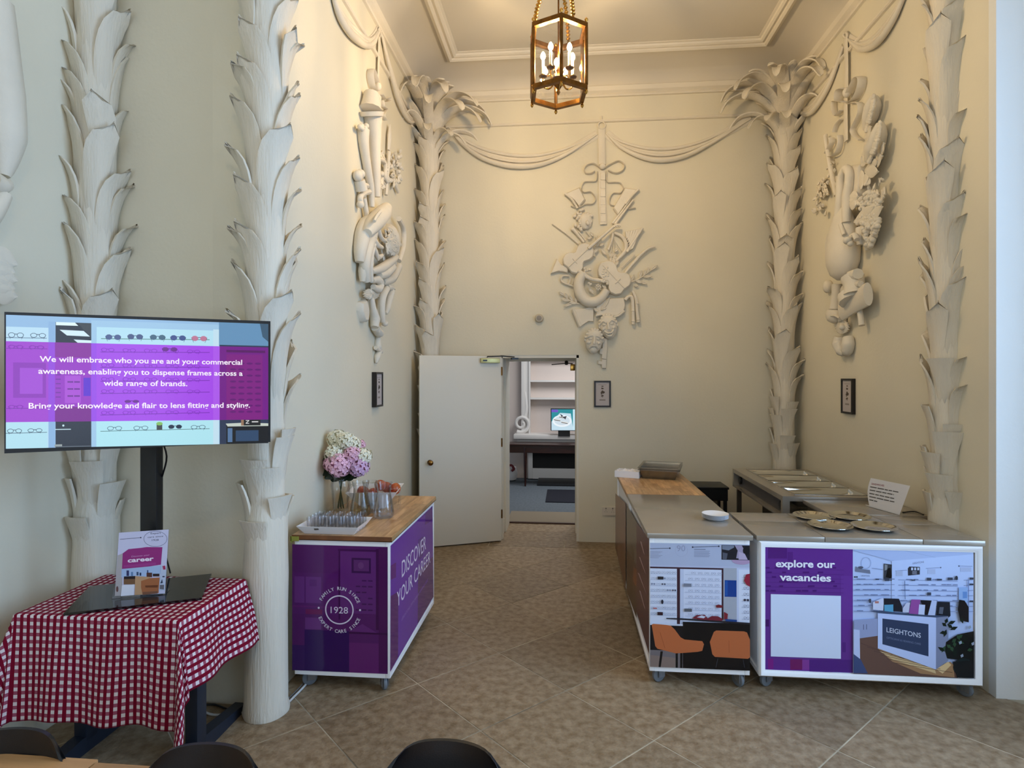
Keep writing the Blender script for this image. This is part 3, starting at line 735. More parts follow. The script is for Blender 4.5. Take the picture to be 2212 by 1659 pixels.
for st, lv in (([(262, 1192), (200, 1170), (150, 1120)], [(250, 1190, 196, 1182), (225, 1180, 200, 1140), (205, 1172, 150, 1165), (190, 1162, 175, 1125), (170, 1140, 138, 1118), (230, 1185, 165, 1208), (245, 1185, 235, 1150), (255, 1180, 262, 1150)]),
               ([(560, 1062), (640, 1030), (745, 950)], [(580, 1052, 600, 1010), (605, 1045, 650, 1062), (640, 1055, 680, 1068), (630, 1035, 650, 985), (655, 1025, 712, 1020), (680, 1005, 690, 965), (700, 985, 744, 952), (600, 1080, 625, 1078), (660, 1020, 668, 980)])):
    t.tube(st, [.008, .006, .004], .025)
    for l in lv: t.leaf(*l, .017, .02, .035)
    t.part('laurel_spray')
t.plate([(222, 1222), (300, 1215), (352, 1200), (350, 1300), (318, 1300), (265, 1334)], 0, .035, .008).tube([(222, 1226), (250, 1290), (268, 1332)], .018, .035).part('music_sheet')
t.plate([(362, 1180), (440, 1155), (540, 1152), (548, 1200), (540, 1235), (495, 1268), (420, 1262), (365, 1262)], 0, .05, .012).tube([(362, 1265), (400, 1258), (440, 1270), (500, 1266), (540, 1235)], .012, .045)
for l in ((400, 1235, 450, 1150), (395, 1230, 420, 1190), (380, 1240, 350, 1215), (400, 1225, 428, 1215)): t.leaf(*l, .018, .055)
t.part('drapery')
t.tube([(545, 1168), (562, 1148), (585, 1150), (592, 1200), (594, 1318)], [.02, .018, .02, .018, .02], .04).tube([(590, 1110), (612, 1160), (618, 1230), (626, 1304)], [.015, .018, .018, .02], .04)
for x, y in ((593, 1235), (594, 1300), (618, 1190), (625, 1290)): t.blob(x, y, .024, .007, .024, 0, .04)
t.part('twin_pipes')
def mask(cx, cy, sad, rot, d=.05):
    q = R(rot)
    def p(x, y): return (cx + x * math.cos(q) - y * math.sin(q), cy + x * math.sin(q) + y * math.cos(q))
    t.blob(*p(0, 0), .094, .135, .055, -rot, d); t.blob(*p(0, -30), .088, .075, .055, -rot, d + .005); t.blob(*p(0, 52), .05, .05, .045, -rot, d + .01)
    t.tube([(*p(2, -28), d + .06), (*p(2, 0), d + .075), (*p(2, 14), d + .07)], [.009, .013, .020], sm=3)
    for sx in (-1, 1):
        if sad: t.tube([(*p(10 * sx, -34), d + .055), (*p(28 * sx, -30), d + .055), (*p(44 * sx, -16), d + .035)], .010, sm=3)
        else: t.tube([(*p(8 * sx, -22), d + .055), (*p(26 * sx, -36), d + .055), (*p(44 * sx, -24), d + .035)], .010, sm=3)
        t.blob(*p(24 * sx, -12), .022, .013, .02, -rot, d + .042); t.blob(*p(30 * sx, 12), .026, .022, .025, -rot, d + .035); t.blob(*p(55 * sx, -5), .012, .03, .02, -rot, d)
    k = -1 if sad else 1
    t.tube([(*p(-27, 34 - 9 * k), d + .045), (*p(-12, 34 + 5 * k), d + .062), (*p(2, 34 + 8 * k), d + .066), (*p(16, 34 + 5 * k), d + .062), (*p(30, 34 - 9 * k), d + .045)], .011, sm=3)
    t.tube([(*p(-25, 40 - 7 * k), d + .04), (*p(-10, 45 + 12 * k), d + .055), (*p(2, 46 + 14 * k), d + .06), (*p(14, 45 + 12 * k), d + .055), (*p(28, 40 - 7 * k), d + .04)], .010, sm=3)
    for i in range(9):
        a = R(-165 + 18.7 * i); t.blob(*p(52 * math.cos(a), 70 * math.sin(a)), .022, .018, .025, rn.uniform(0, 90), d + .012)
mask(440, 1330, False, -8, .045); t.part('laughing_mask')
mask(352, 1420, True, 4, .065); t.part('crying_mask')
t.plate([(404, 1400), (434, 1400), (436, 1470), (428, 1535), (400, 1530), (402, 1505), (385, 1500), (386, 1468), (404, 1462)], 0, .035, .006).plate([(378, 1540), (400, 1545), (402, 1530), (430, 1535), (428, 1590), (402, 1590), (400, 1568), (376, 1562)], 0, .03, .006).part('ribbon_end')
# ---- swags on the back wall
def swag(label, n, p, crop, pts, r0=.028, off=(0, 13, 24)):
    t2 = Relief('plaster_swag', label, 'wall relief', crop, n, p, 'plaster cloth swags under the cornice')
    N_ = len(pts)
    for k, o_ in enumerate(off):
        q = []
        for i, (x, y) in enumerate(pts):
            f = math.sin(math.pi * i / (N_ - 1)); q.append((x, y + o_ * f, .018 + .018 * f * (k == len(off) - 1)))
        t2.tube(q, [r0 * (.35 + .65 * math.sin(math.pi * i / (N_ - 1))) * (.7 + .3 * (k == len(off) - 1)) for i in range(N_)])
    t2.mb.tube([t2.P(x, y + .5 * off[-1] * math.sin(math.pi * i / (N_ - 1)), .004) for i, (x, y) in enumerate(pts)], 1., 8, flat=(.045, .012), up=t2.n, smooth=4)
    return t2.part('swag_folds')
ID = Crop(0, 0, 1)
swag('cream plaster swag between the door-side corner palm and the musical trophy', NB_, PB, ID, [(970, 276), (1000, 300), (1045, 322), (1105, 335), (1165, 335), (1225, 320), (1290, 290)])
swag('cream plaster swag between the musical trophy and the palm over the food counter', NB_, PB, ID, [(1310, 288), (1340, 305), (1385, 318), (1430, 322), (1480, 316), (1535, 298), (1622, 256)])
NL, PL = (1, 0, 0), (XL, 0, 0); NR, PRt = (-1, 0, 0), (XR, 0, 0)
swag('cream plaster swag on the left alcove wall, cut off by the picture top', NL, PL, ID, [(716, -20), (735, 25), (765, 62), (800, 86), (822, 60)], .03, (0, 8, 18))
swag('cream plaster swag on the left alcove wall running into the corner behind the palm', NL, PL, ID, [(824, 72), (840, 130), (862, 205), (884, 250), (902, 262)], .022, (0, 8, 16))
swag('cream plaster swag on the right alcove wall above the food counter corner', NR, PRt, ID, [(1716, 232), (1735, 236), (1756, 225), (1790, 175), (1822, 100)], .026, (0, 7, 14))
swag('cream plaster swag on the right alcove wall nearest the window', NR, PRt, ID, [(1832, 85), (1862, 95), (1895, 75), (1930, 30), (1960, -25)], .028, (0, 8, 16))
# ---- left wall trophy: quiver, drapery and shield
K7 = Crop(760, 100, .21705); K8 = Crop(750, 430, .2230)
t = Relief('plaster_trophy', 'tall plaster relief of torches, quiver, drapery and shell on the left alcove wall', 'wall relief', K7, NL, PL, k=.72)
t.tube([(290, -150), (285, -90)], .01, .03).tube([(280, -190), (300, -160), (285, -130), (265, -160)], .008, .03, closed=True).part('hanging_ring')
t.band([(275, -90), (270, 100), (265, 330)], .035, .03, sm=2).band([(285, 500), (282, 640), (295, 760)], .03, .06, sm=2).part('hanging_ribbon')
t.ribbon([(265, 400), (235, 330), (205, 235), (190, 240), (185, 300), (205, 400), (235, 445)], .04, .05).ribbon([(290, 480), (320, 520), (360, 510), (365, 540), (330, 560)], .035, .06).ribbon([(300, 540), (310, 600), (340, 630), (310, 680), (330, 735)], .03, .05).blob(262, 400, .04, .05, .04, 0, .06).part('ribbon_bow')
t.tube([(195, 470), (190, 560), (185, 640)], [.08, .10, .13], .09, n=12).tube([(185, 655), (190, 700)], [.145, .13], .09, n=14).tube([(205, 700), (225, 1000), (240, 1300), (250, 1500)], [.11, .07, .055, .04], .08, n=12).part('quiver')
for i in range(14): t.blob(rn.uniform(170, 260), rn.uniform(470, 580), .03, .035, .03, rn.uniform(0, 90), .10)
t.part('arrow_feathers')
t.tube([(110, 830), (115, 950), (135, 1100), (165, 1280), (190, 1420), (200, 1600)], [.07, .06, .05, .045, .04, .03], .05, n=10)
for i in range(8): t.blob(rn.uniform(75, 145), rn.uniform(790, 850), .03, .03, .03, 0, .07)
t.part('torch')
t.tube([(380, 780), (375, 900), (365, 1040)], [.015, .055, .035], .04, flat=(1, .5)).tube([(370, 1050), (355, 1250), (340, 1480)], .022, .05).part('spear')
t.blob(60, 1290, .07, .06, .05, 30, .05).blob(85, 1270, .05, .05, .05, 0, .06).tube([(75, 1330), (95, 1430)], [.06, .07], .05).tube([(110, 1380), (150, 1390)], .03, .06).part('axe_head')
t.tube([(90, 1570), (85, 1500), (130, 1460), (175, 1450)], [.035, .03, .03, .03], .05).blob(85, 1575, .045, .04, .04, 0, .05).tube([(120, 1510), (135, 1600), (150, 1700)], .03, .05).part('bugle')
for i in range(46):
    x = rn.uniform(255, 480); y = rn.uniform(1060, 1400); t.leaf(x, y, x + rn.uniform(-40, 45), y + rn.uniform(-70, 70), .025, .03, .055)
for i in range(20): t.blob(rn.uniform(260, 500), rn.uniform(1080, 1420), .028, .03, .03, 0, .03)
t.part('oak_foliage')
t.tube([(425, 1350), (440, 1400), (460, 1450)], .025, .04).tube([(265, 1120), (330, 1160), (330, 1290), (350, 1350)], .025, .06).part('branch')
t.c = K8
t.tube([(120, 610), (125, 500), (150, 350), (190, 250), (260, 190)], [.045, .07, .09, .09, .06], .07, n=10).tube([(190, 800), (170, 640), (190, 480), (230, 360), (260, 300)], [.04, .06, .07, .07, .05], .09, n=10)
t.tube([(150, 800), (150, 700), (165, 600)], [.03, .05, .05], .07).tube([(230, 800), (215, 650), (225, 500), (255, 400)], [.03, .045, .05, .05], .10).tube([(195, 330), (235, 260), (290, 200), (345, 140), (385, 80)], [.05, .09, .10, .095, .06], .14, n=12).part('drapery')
for i in range(5): t.tube([(262, 190 + 6 * i), (330 - 10 * i, 110 + 12 * i)], .018, .18 + .01 * i, sm=1)
t.blob(330, 170, .09, .1, .07, 30, .12).part('knotted_cloth')
t.blob(410, 420, .15, .235, .13, 0, .03)
t.tube([(500, 190, .12), (545, 300, .10), (540, 470, .09), (500, 600, .08)], .035, sm=5)
t.part('shield')
for i in range(70):
    q = rn.uniform(0, 1); a = rn.uniform(0, 6.28); x = 410 + 95 * q * math.cos(a); y = 430 + 170 * q * math.sin(a); t.leaf(x, y, x + rn.uniform(10, 45), y + rn.uniform(10, 75), .026, .175 - .10 * q * q)
t.part('feathers')
t.tube([(250, 370), (285, 440), (340, 470)], [.03, .035, .02], .13).tube([(240, 440), (270, 510), (300, 590)], [.03, .035, .015], .12).tube([(290, 260), (330, 380), (380, 400)], [.03, .03, .02], .14).tube([(260, 500), (300, 560), (340, 545)], [.02, .03, .02], .12).part('drapery_fold')
t.tube([(235, 700), (330, 670), (430, 600), (480, 560)], [.03, .055, .05, .03], .12).tube([(310, 740), (370, 720), (440, 660)], [.04, .06, .05], .12).tube([(340, 800), (430, 770), (500, 650)], [.04, .06, .05], .08).part('drapery_fold')
t.tube([(240, 790), (290, 780), (320, 820), (300, 870), (250, 850)], [.03, .05, .05, .05, .03], .10).tube([(380, 870), (340, 950), (335, 1080), (345, 1190)], [.045, .05, .04, .035], .08).tube([(380, 850), (430, 870), (410, 960), (390, 1060), (375, 1110)], [.04, .045, .045, .04, .02], .07).blob(365, 1205, .05, .035, .04, 20, .07).part('club')
for i in range(16): a = i * .39; t.leaf(235, 920, 235 + 75 * math.cos(a), 920 + 55 * math.sin(a), .02, .09, .07)
t.part('rosette')
t.plate([(155, 1000), (200, 970), (225, 1080), (215, 1190), (180, 1190), (150, 1080)], 0, .07, .02).tube([(235, 960), (250, 1060), (270, 1160), (265, 1240)], [.03, .04, .06, .045], .07).tube([(270, 1240), (310, 1300), (335, 1290)], [.05, .05, .03], .06).part('scabbard')
t.tube([(300, 1340), (295, 1420), (310, 1470), (290, 1530), (282, 1590)], [.03, .045, .035, .04, .012], .03).tube([(275, 1440), (330, 1480)], .025, .04).part('tassel')
# ---- right wall trophy: gourd, grapes and corn
K9 = Crop(1750, 150, .1989); K10 = Crop(1740, 460, .1989)
t = Relief('plaster_trophy', 'tall plaster relief of gourd flask, corn and grapes on the right alcove wall', 'wall relief', K9, NR, PRt, k=.85)
t.tube([(380, -400), (400, -385), (400, -350), (380, -345), (365, -370)], .012, .03, closed=True).part('hanging_ring')
t.band([(385, -340), (392, -100), (392, 210)], .04, .03, sm=2).band([(385, 300), (385, 550), (390, 780)], .04, .03, sm=2).part('hanging_ribbon')
t.ribbon([(420, 260), (470, 170), (520, 85), (560, 100), (550, 200), (500, 310), (445, 345)], .04, .05).ribbon([(375, 350), (310, 330), (320, 230), (365, 205)], .045, .06).blob(400, 250, .035, .05, .04, 0, .06).part('ribbon_bow')
t.ribbon([(420, 370), (520, 360), (550, 400), (545, 480), (500, 580), (465, 660), (490, 720), (550, 765)], .03, .04).ribbon([(350, 440), (290, 500), (260, 440), (262, 350), (300, 345)], .03, .04).ribbon([(345, 540), (290, 600), (262, 680)], .025, .03).part('ribbon_tails')
def ear(pts, r_, d):
    P, _ = catmull([V((x, y, 0)) for x, y in pts], 1., 6, False)
    t.tube(pts, r_, d)
    n = len(P)
    for i, q in enumerate(P):
        k = i / (n - 1); rr = r_[0] if not isinstance(r_, list) else r_[min(len(r_) - 1, int(k * (len(r_) - 1) + .5))]
        for j in range(4):
            t.blob(q.x + (j - 1.5) * rr * 150 * .7, q.y + rn.uniform(-6, 6), .016, .02, .014, 0, d + rr * .75)
ear([(690, 290), (680, 400), (650, 520), (610, 660)], [.03, .075, .07, .03], .06); t.part('corn_ear')
ear([(760, 580), (745, 700), (700, 850), (640, 1000)], [.03, .07, .085, .04], .07)
for x, y, x2, y2 in ((790, 820, 740, 960), (780, 940, 690, 1040), (660, 620, 600, 760), (690, 700, 600, 860), (640, 830, 560, 960), (620, 780, 590, 900), (730, 1000, 600, 1100), (800, 800, 770, 900)): t.leaf(x2, y2, x, y, .05, .06, .09)
t.part('corn_ear')
for x, y, x2, y2 in ((560, 1050, 620, 900), (600, 1110, 735, 1110), (610, 1130, 600, 1260), (650, 1180, 600, 1260), (560, 1100, 560, 1300), (600, 1000, 560, 950)): t.leaf(x, y, x2, y2, .045, .08, .10)
t.part('corn_leaves')
t.tube([(160, 720), (190, 900), (230, 1120), (280, 1370)], [.018, .022, .024, .02], .06).tube([(170, 710), (180, 860)], .02, .05).part('thyrsus_staff')
t.ribbon([(325, 715), (330, 800), (300, 900), (250, 940), (215, 950), (225, 1030)], .03, .05).ribbon([(230, 740), (235, 800), (180, 910)], .03, .05).part('ribbon_loop')
for i in range(26):
    x = rn.uniform(60, 190); y = rn.uniform(1180, 1560); t.leaf(x, y, x + rn.uniform(-50, 50), y + rn.uniform(-60, 60), .028, .03, .06)
for i in range(14): x = rn.uniform(180, 290); y = rn.uniform(980, 1350); t.leaf(x, y, x + rn.uniform(-40, 40), y + rn.uniform(-50, 50), .022, .04, .06)
t.part('ivy_foliage')
t.tube([(310, 1660), (335, 1400), (340, 1200), (385, 1080), (425, 1130), (420, 1250), (400, 1400), (395, 1660)], [.05, .05, .045, .04, .04, .04, .045, .04], .13, n=10)
t.plate([(430, 1040), (520, 1030), (530, 1250), (510, 1400), (420, 1390)], .0, .10, .02).part('flask_strap')
for i in range(80):
    a = rn.uniform(0, 6.28); q = math.sqrt(rn.random()); t.blob(650 + 130 * q * math.cos(a), 1440 + 110 * q * math.sin(a), .022, .022, .022, 0, .10)
for i in range(14): x = rn.uniform(650, 800); y = rn.uniform(1200, 1400); t.leaf(x, y, x + rn.uniform(-60, 60), y + rn.uniform(-60, 60), .035, .08, .11)
for x, y, x2, y2 in ((480, 1660, 700, 1490), (600, 1690, 780, 1490), (420, 1400, 520, 1380), (430, 1430, 500, 1480)): t.leaf(x, y, x2, y2, .05, .12)
t.part('vine_leaves')
t.c = K10
for i in range(90):
    k = rn.random(); y = 110 + 290 * k; w_ = 85 * (1 - k) + 12; t.blob(705 - 15 * k + rn.uniform(-w_, w_), y, .024, .024, .024, 0, .07 + .05 * (1 - k) + rn.uniform(-.02, .02))
t.blob(690, 200, .08, .16, .07, 0, .05); t.part('grape_bunch')
for i in range(40): t.blob(rn.uniform(560, 800), rn.uniform(20, 120), .024, .022, .024, 0, .11)
t.part('grape_bunch')
pf = [(0, .0), (.06, .01), (.13, .06), (.17, .15), (.18, .25), (.165, .36), (.135, .47), (.10, .57), (.06, .66), (.03, .70)]
bc = t.P(405, 735, .10)
t.mb.lathe(pf, 28, M=Matrix.Translation(bc) @ Matrix.Scale(.66, 4, (1, 0, 0)) @ Matrix.Scale(.92, 4, (0, 0, 1)))
t.part('gourd_flask')
for i in range(12): a = i * .5236; t.blob(290 + 30 * math.cos(a), 590 + 60 * math.sin(a), .022, .016, .02, rn.uniform(0, 90), .185)
t.blob(460, 300, .04, .03, .04, 30, .2).blob(490, 330, .03, .03, .03, 0, .18).tube([(470, 300), (530, 240), (560, 290)], .025, .17).part('lion_mount')
t.tube([(595, 160), (600, 250), (600, 345)], [.04, .045, .035], .10).part('corn_cob')
t.tube([(240, 480), (240, 300), (300, 170), (380, 120)], .02, .16).tube([(380, 120), (420, 240)], .02, .17).part('flask_cord')
t.tube([(440, 740), (510, 690), (570, 660)], [.03, .06, .05], .12).tube([(450, 810), (530, 780), (600, 770)], .028, .12).tube([(510, 700), (530, 790), (540, 880)], [.10, .085, .10], .11, n=12).part('flask_neck')
t.mb.tube([t.P(400, 1055, .10), t.P(540, 960, .10), t.P(680, 880, .10)], 1., 14, flat=(.035, .09), up=(0, 0, 1), smooth=3)
t.tube([(500, 880), (520, 960)], [.12, .12], .10, n=12).part('flask_rim')
t.tube([(575, 985), (595, 1100), (612, 1222)], [.026, .026, .028], .07).part('pipe')
t.tube([(345, 770), (335, 900), (325, 1040)], [.05, .045, .06], .06, n=10).blob(310, 1110, .12, .085, .07, -15, .06).tube([(230, 1130), (310, 1115), (370, 1140)], .012, .11).part('ladle')
t.blob(245, 800, .06, .07, .05, 0, .03).leaf(400, 920, 420, 780, .06, .05).leaf(430, 1000, 450, 820, .06, .05)
t.tube([(400, 900), (420, 1000), (400, 1120), (400, 1180)], .04, .04).part('ribbon_drape')
for i in range(18): a = i * .35; t.leaf(400, 1240, 400 + 70 * math.cos(a), 1240 + 75 * math.sin(a), .035, .06, .04)
t.blob(400, 1240, .03, .03, .03, 0, .07); t.part('rosette')
t.tube([(370, 1345), (365, 1420), (395, 1500), (420, 1530)], [.045, .065, .055, .02], .05, n=10).tube([(460, 1345), (465, 1420), (450, 1500), (428, 1530)], [.045, .06, .055, .02], .05, n=10).part('tassel')
# ---- hint of trophy on the main left wall
t = Relief('plaster_trophy', 'plaster relief drapery cut off at the left edge above the large television', 'wall relief', ID, NL, (AL, 0, 0))
t.tube([(-15, -40), (5, 120), (22, 250), (30, 260)], [.02, .03, .02, .01], .04).tube([(-20, 0), (0, 200), (10, 300), (5, 380)], [.08, .09, .08, .03], .05).tube([(-20, 390), (5, 400), (20, 395)], [.05, .04, .02], .06).part('drapery')
for k in range(5): t.leaf(-25, 540 + 22 * k, 36 - 6 * (k % 2), 572 + 17 * k, .05, .05)
t.part('tassel_fringe')
for q in (-60, -110, -160): t.tube([(q, -60), (q + 25, 150), (q + 8, 300 - q * .4), (q + 20, 400 - q * .3)], [.03, .06, .05, .02], .05)
t.tube([(-190, 380), (-120, 470), (-40, 480), (10, 420)], [.03, .05, .05, .03], .06)
t.part('drapery')
# ------------------------------------------------------------------ hanging lantern
class Warp:
    """crop coordinates with the vertical measured from the slanting top edge (0) to the bottom edge (H)"""
    def __init__(s, crop, xa, ta, ba, xb, tb, bb, H): s.c, s.a, s.H = crop, (xa, ta, ba, xb, tb, bb), H
    def __call__(s, x, y):
        xa, ta, ba, xb, tb, bb = s.a; k = (x - xa) / (xb - xa); t, b = ta + (tb - ta) * k, ba + (bb - ba) * k
        return s.c(x, t + (b - t) * y / s.H)
LX, LY, LR, LZ0, LZ1 = -.055, 4.2, .212, 3.752, 4.185
lan = thing('hanging_lantern', 'hexagonal brass lantern with glass panes and lit candle bulbs hanging from the ceiling', 'lantern', (LX, LY, LZ0 - .05))
hexa = [(LX + LR * math.cos(R(-90 + 6 + 60 * k)), LY + LR * math.sin(R(-90 + 6 + 60 * k))) for k in range(6)]
def hexring(z0, z1, grow, name):
    m = MB(); out = []; inn = []
    for x, y in hexa:
        dx, dy = (x - LX) / LR, (y - LY) / LR
        out.append((x + dx * grow, y + dy * grow)); inn.append((x - dx * .026, y - dy * .026))
    vs = [(x, y, z0) for x, y in out] + [(x, y, z1) for x, y in out] + [(x, y, z1) for x, y in inn] + [(x, y, z0) for x, y in inn]
    fs = [(k * 6 + i, k * 6 + (i + 1) % 6, ((k + 1) % 4) * 6 + (i + 1) % 6, ((k + 1) % 4) * 6 + i) for k in range(4) for i in range(6)]
    return m.add(vs, fs).build(name, DBRASS, lan, smooth=False)
hexring(LZ0 - .014, LZ0 + .018, .010, 'bottom_rail'); hexring(LZ1 - .018, LZ1 + .014, .012, 'top_rail')
for k in range(6):
    x, y = hexa[k]
    MB().tube([(x, y, LZ0 + .018), (x, y, LZ1 - .018)], .0125, 8).build('bar', DBRASS, lan)
    MB().lathe([(0, -.036), (.006, -.03), (.012, -.02), (.010, -.008), (.004, -.004), (.010, 0)], 10, M=Matrix.Translation((x, y, LZ0 - .014))).build('finial', BRASS, lan)
    MB().lathe([(.010, 0), (.004, .006), (.012, .018), (.013, .026), (.006, .036), (0, .042)], 10, M=Matrix.Translation((x, y, LZ1 + .013))).build('finial', BRASS, lan)
    x2, y2 = hexa[(k + 1) % 6]; a = V((x, y, 0)); b = V((x2, y2, 0)); c = V((LX, LY, 0))
    a = a + (c - a) * .06; b = b + (c - b) * .06; nr = ((a + b) / 2 - c).normalized()
    MB().prism([a + V((0, 0, LZ0 + .0)), b + V((0, 0, LZ0 + .0)), b + V((0, 0, LZ1 - .0)), a + V((0, 0, LZ1 - .0))], nr, -.0015, .0015).build('pane', LGLASS, lan, smooth=False)
for k in range(3):      # rope-twist hangers from the top rail to the ring
    a = R(-90 + 6 + 30 + 120 * k); ca, sa = math.cos(a), math.sin(a); P = lambda r_, z: V((LX + r_ * ca, LY + r_ * sa, z))
    pts = [P(.175, LZ1 + .01), P(.165, LZ1 + .10), P(.145, LZ1 + .2), P(.10, LZ1 + .30), P(.05, LZ1 + .37), P(.018, LZ1 + .42)]
    Q, _ = catmull(pts, 1., 8, False)
    h = MB().tube(pts, .009, 8, smooth=6)
    for i, q in enumerate(Q):
        if i % 2 == 0 and 2 < i < 34: h.ell(q, (V((.017, 0, 0)), V((0, .017, 0)), V((.006 * ca, .006 * sa, .011))), 8, 5)
    h.build('rope_arm', BRASS, lan)
MB().lathe([(.02, 0), (.03, .02), (.012, .04), (.02, .06), (.01, .08)], 12, M=Matrix.Translation((LX, LY, LZ1 + .39))).build('hanger_boss', BRASS, lan)
ch = MB(); z = LZ1 + .475; i = 0
while z < ZC - .03:
    d = V((1, 0, 0)) if i % 2 else V((0, 1, 0))
    ch.tube([V((LX, LY, z)) + d * (.012 * math.sin(q)) + V((0, 0, .02 * math.cos(q))) for q in [j * math.pi / 4 for j in range(8)]], .003, 6, closed=True); z += .032; i += 1
ch.build('chain', BRASS, lan)
MB().lathe([(.05, 0), (.045, -.02), (.02, -.035), (.0, -.036)], 20, M=Matrix.Translation((LX, LY, ZC))).build('ceiling_rose', BRASS, lan)
# candle cluster on its own rod
MB().tube([(LX, LY, LZ0 + .02), (LX, LY, LZ1 + .39)], .006, 8).lathe([(0, -.06), (.006, -.05), (.013, -.035), (.008, -.02), (.02, 0), (.036, .02), (.04, .04), (.026, .055), (.045, .062), (.02, .075), (.012, .1), (.018, .12), (.006, .14)], 18, M=Matrix.Translation((LX, LY, LZ0 + .05))).build('candle_hub', DBRASS, lan)
EMB = mat('warm_bulb', (255, 222, 172), emit=BULB); CAND = mat('candle_sleeve', (250, 236, 200), .6)
for k in range(5):
    a = R(-118 + 72 * k); ca, sa = math.cos(a), math.sin(a); P = lambda r_, z: (LX + r_ * ca, LY + r_ * sa, z)
    arm = MB().tube([P(.03, LZ0 + .09), P(.06, LZ0 + .05), P(.10, LZ0 + .06), P(.115, LZ0 + .10), P(.112, LZ0 + .135)], .006, 8, smooth=4)
    arm.tube([P(.06, LZ0 + .11), P(.045, LZ0 + .13), P(.06, LZ0 + .15), P(.078, LZ0 + .135)], .004, 6, smooth=4).build('candle_arm', BRASS, lan)
    MB().lathe([(.006, 0), (.028, .008), (.031, .014), (.014, .016), (.012, .03)], 14, M=Matrix.Translation(P(.112, LZ0 + .13))).build('drip_pan', DBRASS, lan)
    MB().lathe([(.010, 0), (.0105, .10), (.006, .104)], 12, M=Matrix.Translation(P(.112, LZ0 + .155))).build('candle', CAND, lan)
    MB().lathe([(.006, 0), (.015, .012), (.018, .024), (.013, .042), (.004, .056), (0, .058)], 12, M=Matrix.Translation(P(.112, LZ0 + .262))).build('bulb', EMB, lan)
# ------------------------------------------------------------------ helpers for the trolleys
def caster(parent, x, y, side, turn):
    c = thing('caster', '', '', (x, y, 0)); del c['label']; del c['category']; c.parent = parent; c.matrix_parent_inverse = world_of(parent).inverted()
    q = Matrix.Translation((x, y, 0)) @ Matrix.Rotation(turn, 4, 'Z')
    MB().lathe([(.010, -.011), (.034, -.012), (.04, -.008), (.041, 0), (.04, .008), (.034, .012), (.010, .011)], 22, M=q @ Matrix.Translation((0, 0, .041)) @ Matrix.Rotation(R(90), 4, 'X')).build('wheel', RUBBER, c)
    MB().box(-.012, -.020, .03, .03, -.0155, .083, M=q).box(-.012, .0155, .03, .03, .020, .083, M=q).box(-.022, -.022, .078, .032, .022, .085, M=q).tube([q @ V((0, -.022, .041)), q @ V((0, .022, .041))], .008, 8).build('fork', STEELE, c)
def staves(worktop, x0, y0, x1, y1, z):
    n = max(2, round((x1 - x0) / .042)); wd = (x1 - x0) / n
    for i in range(n):
        y = y0; off = random.uniform(.12, .4)
        while y < y1 - .001:
            ye = min(y1, y + off); off = random.uniform(.28, .5)
            if y1 - ye < .08: ye = y1
            MB().box(x0 + i * wd + .0003, y + .0003, z - .024, x0 + (i + 1) * wd - .0003, ye - .0003, z + random.uniform(-.0003, 0)).build('stave', WOODT, worktop, smooth=False)
            y = ye
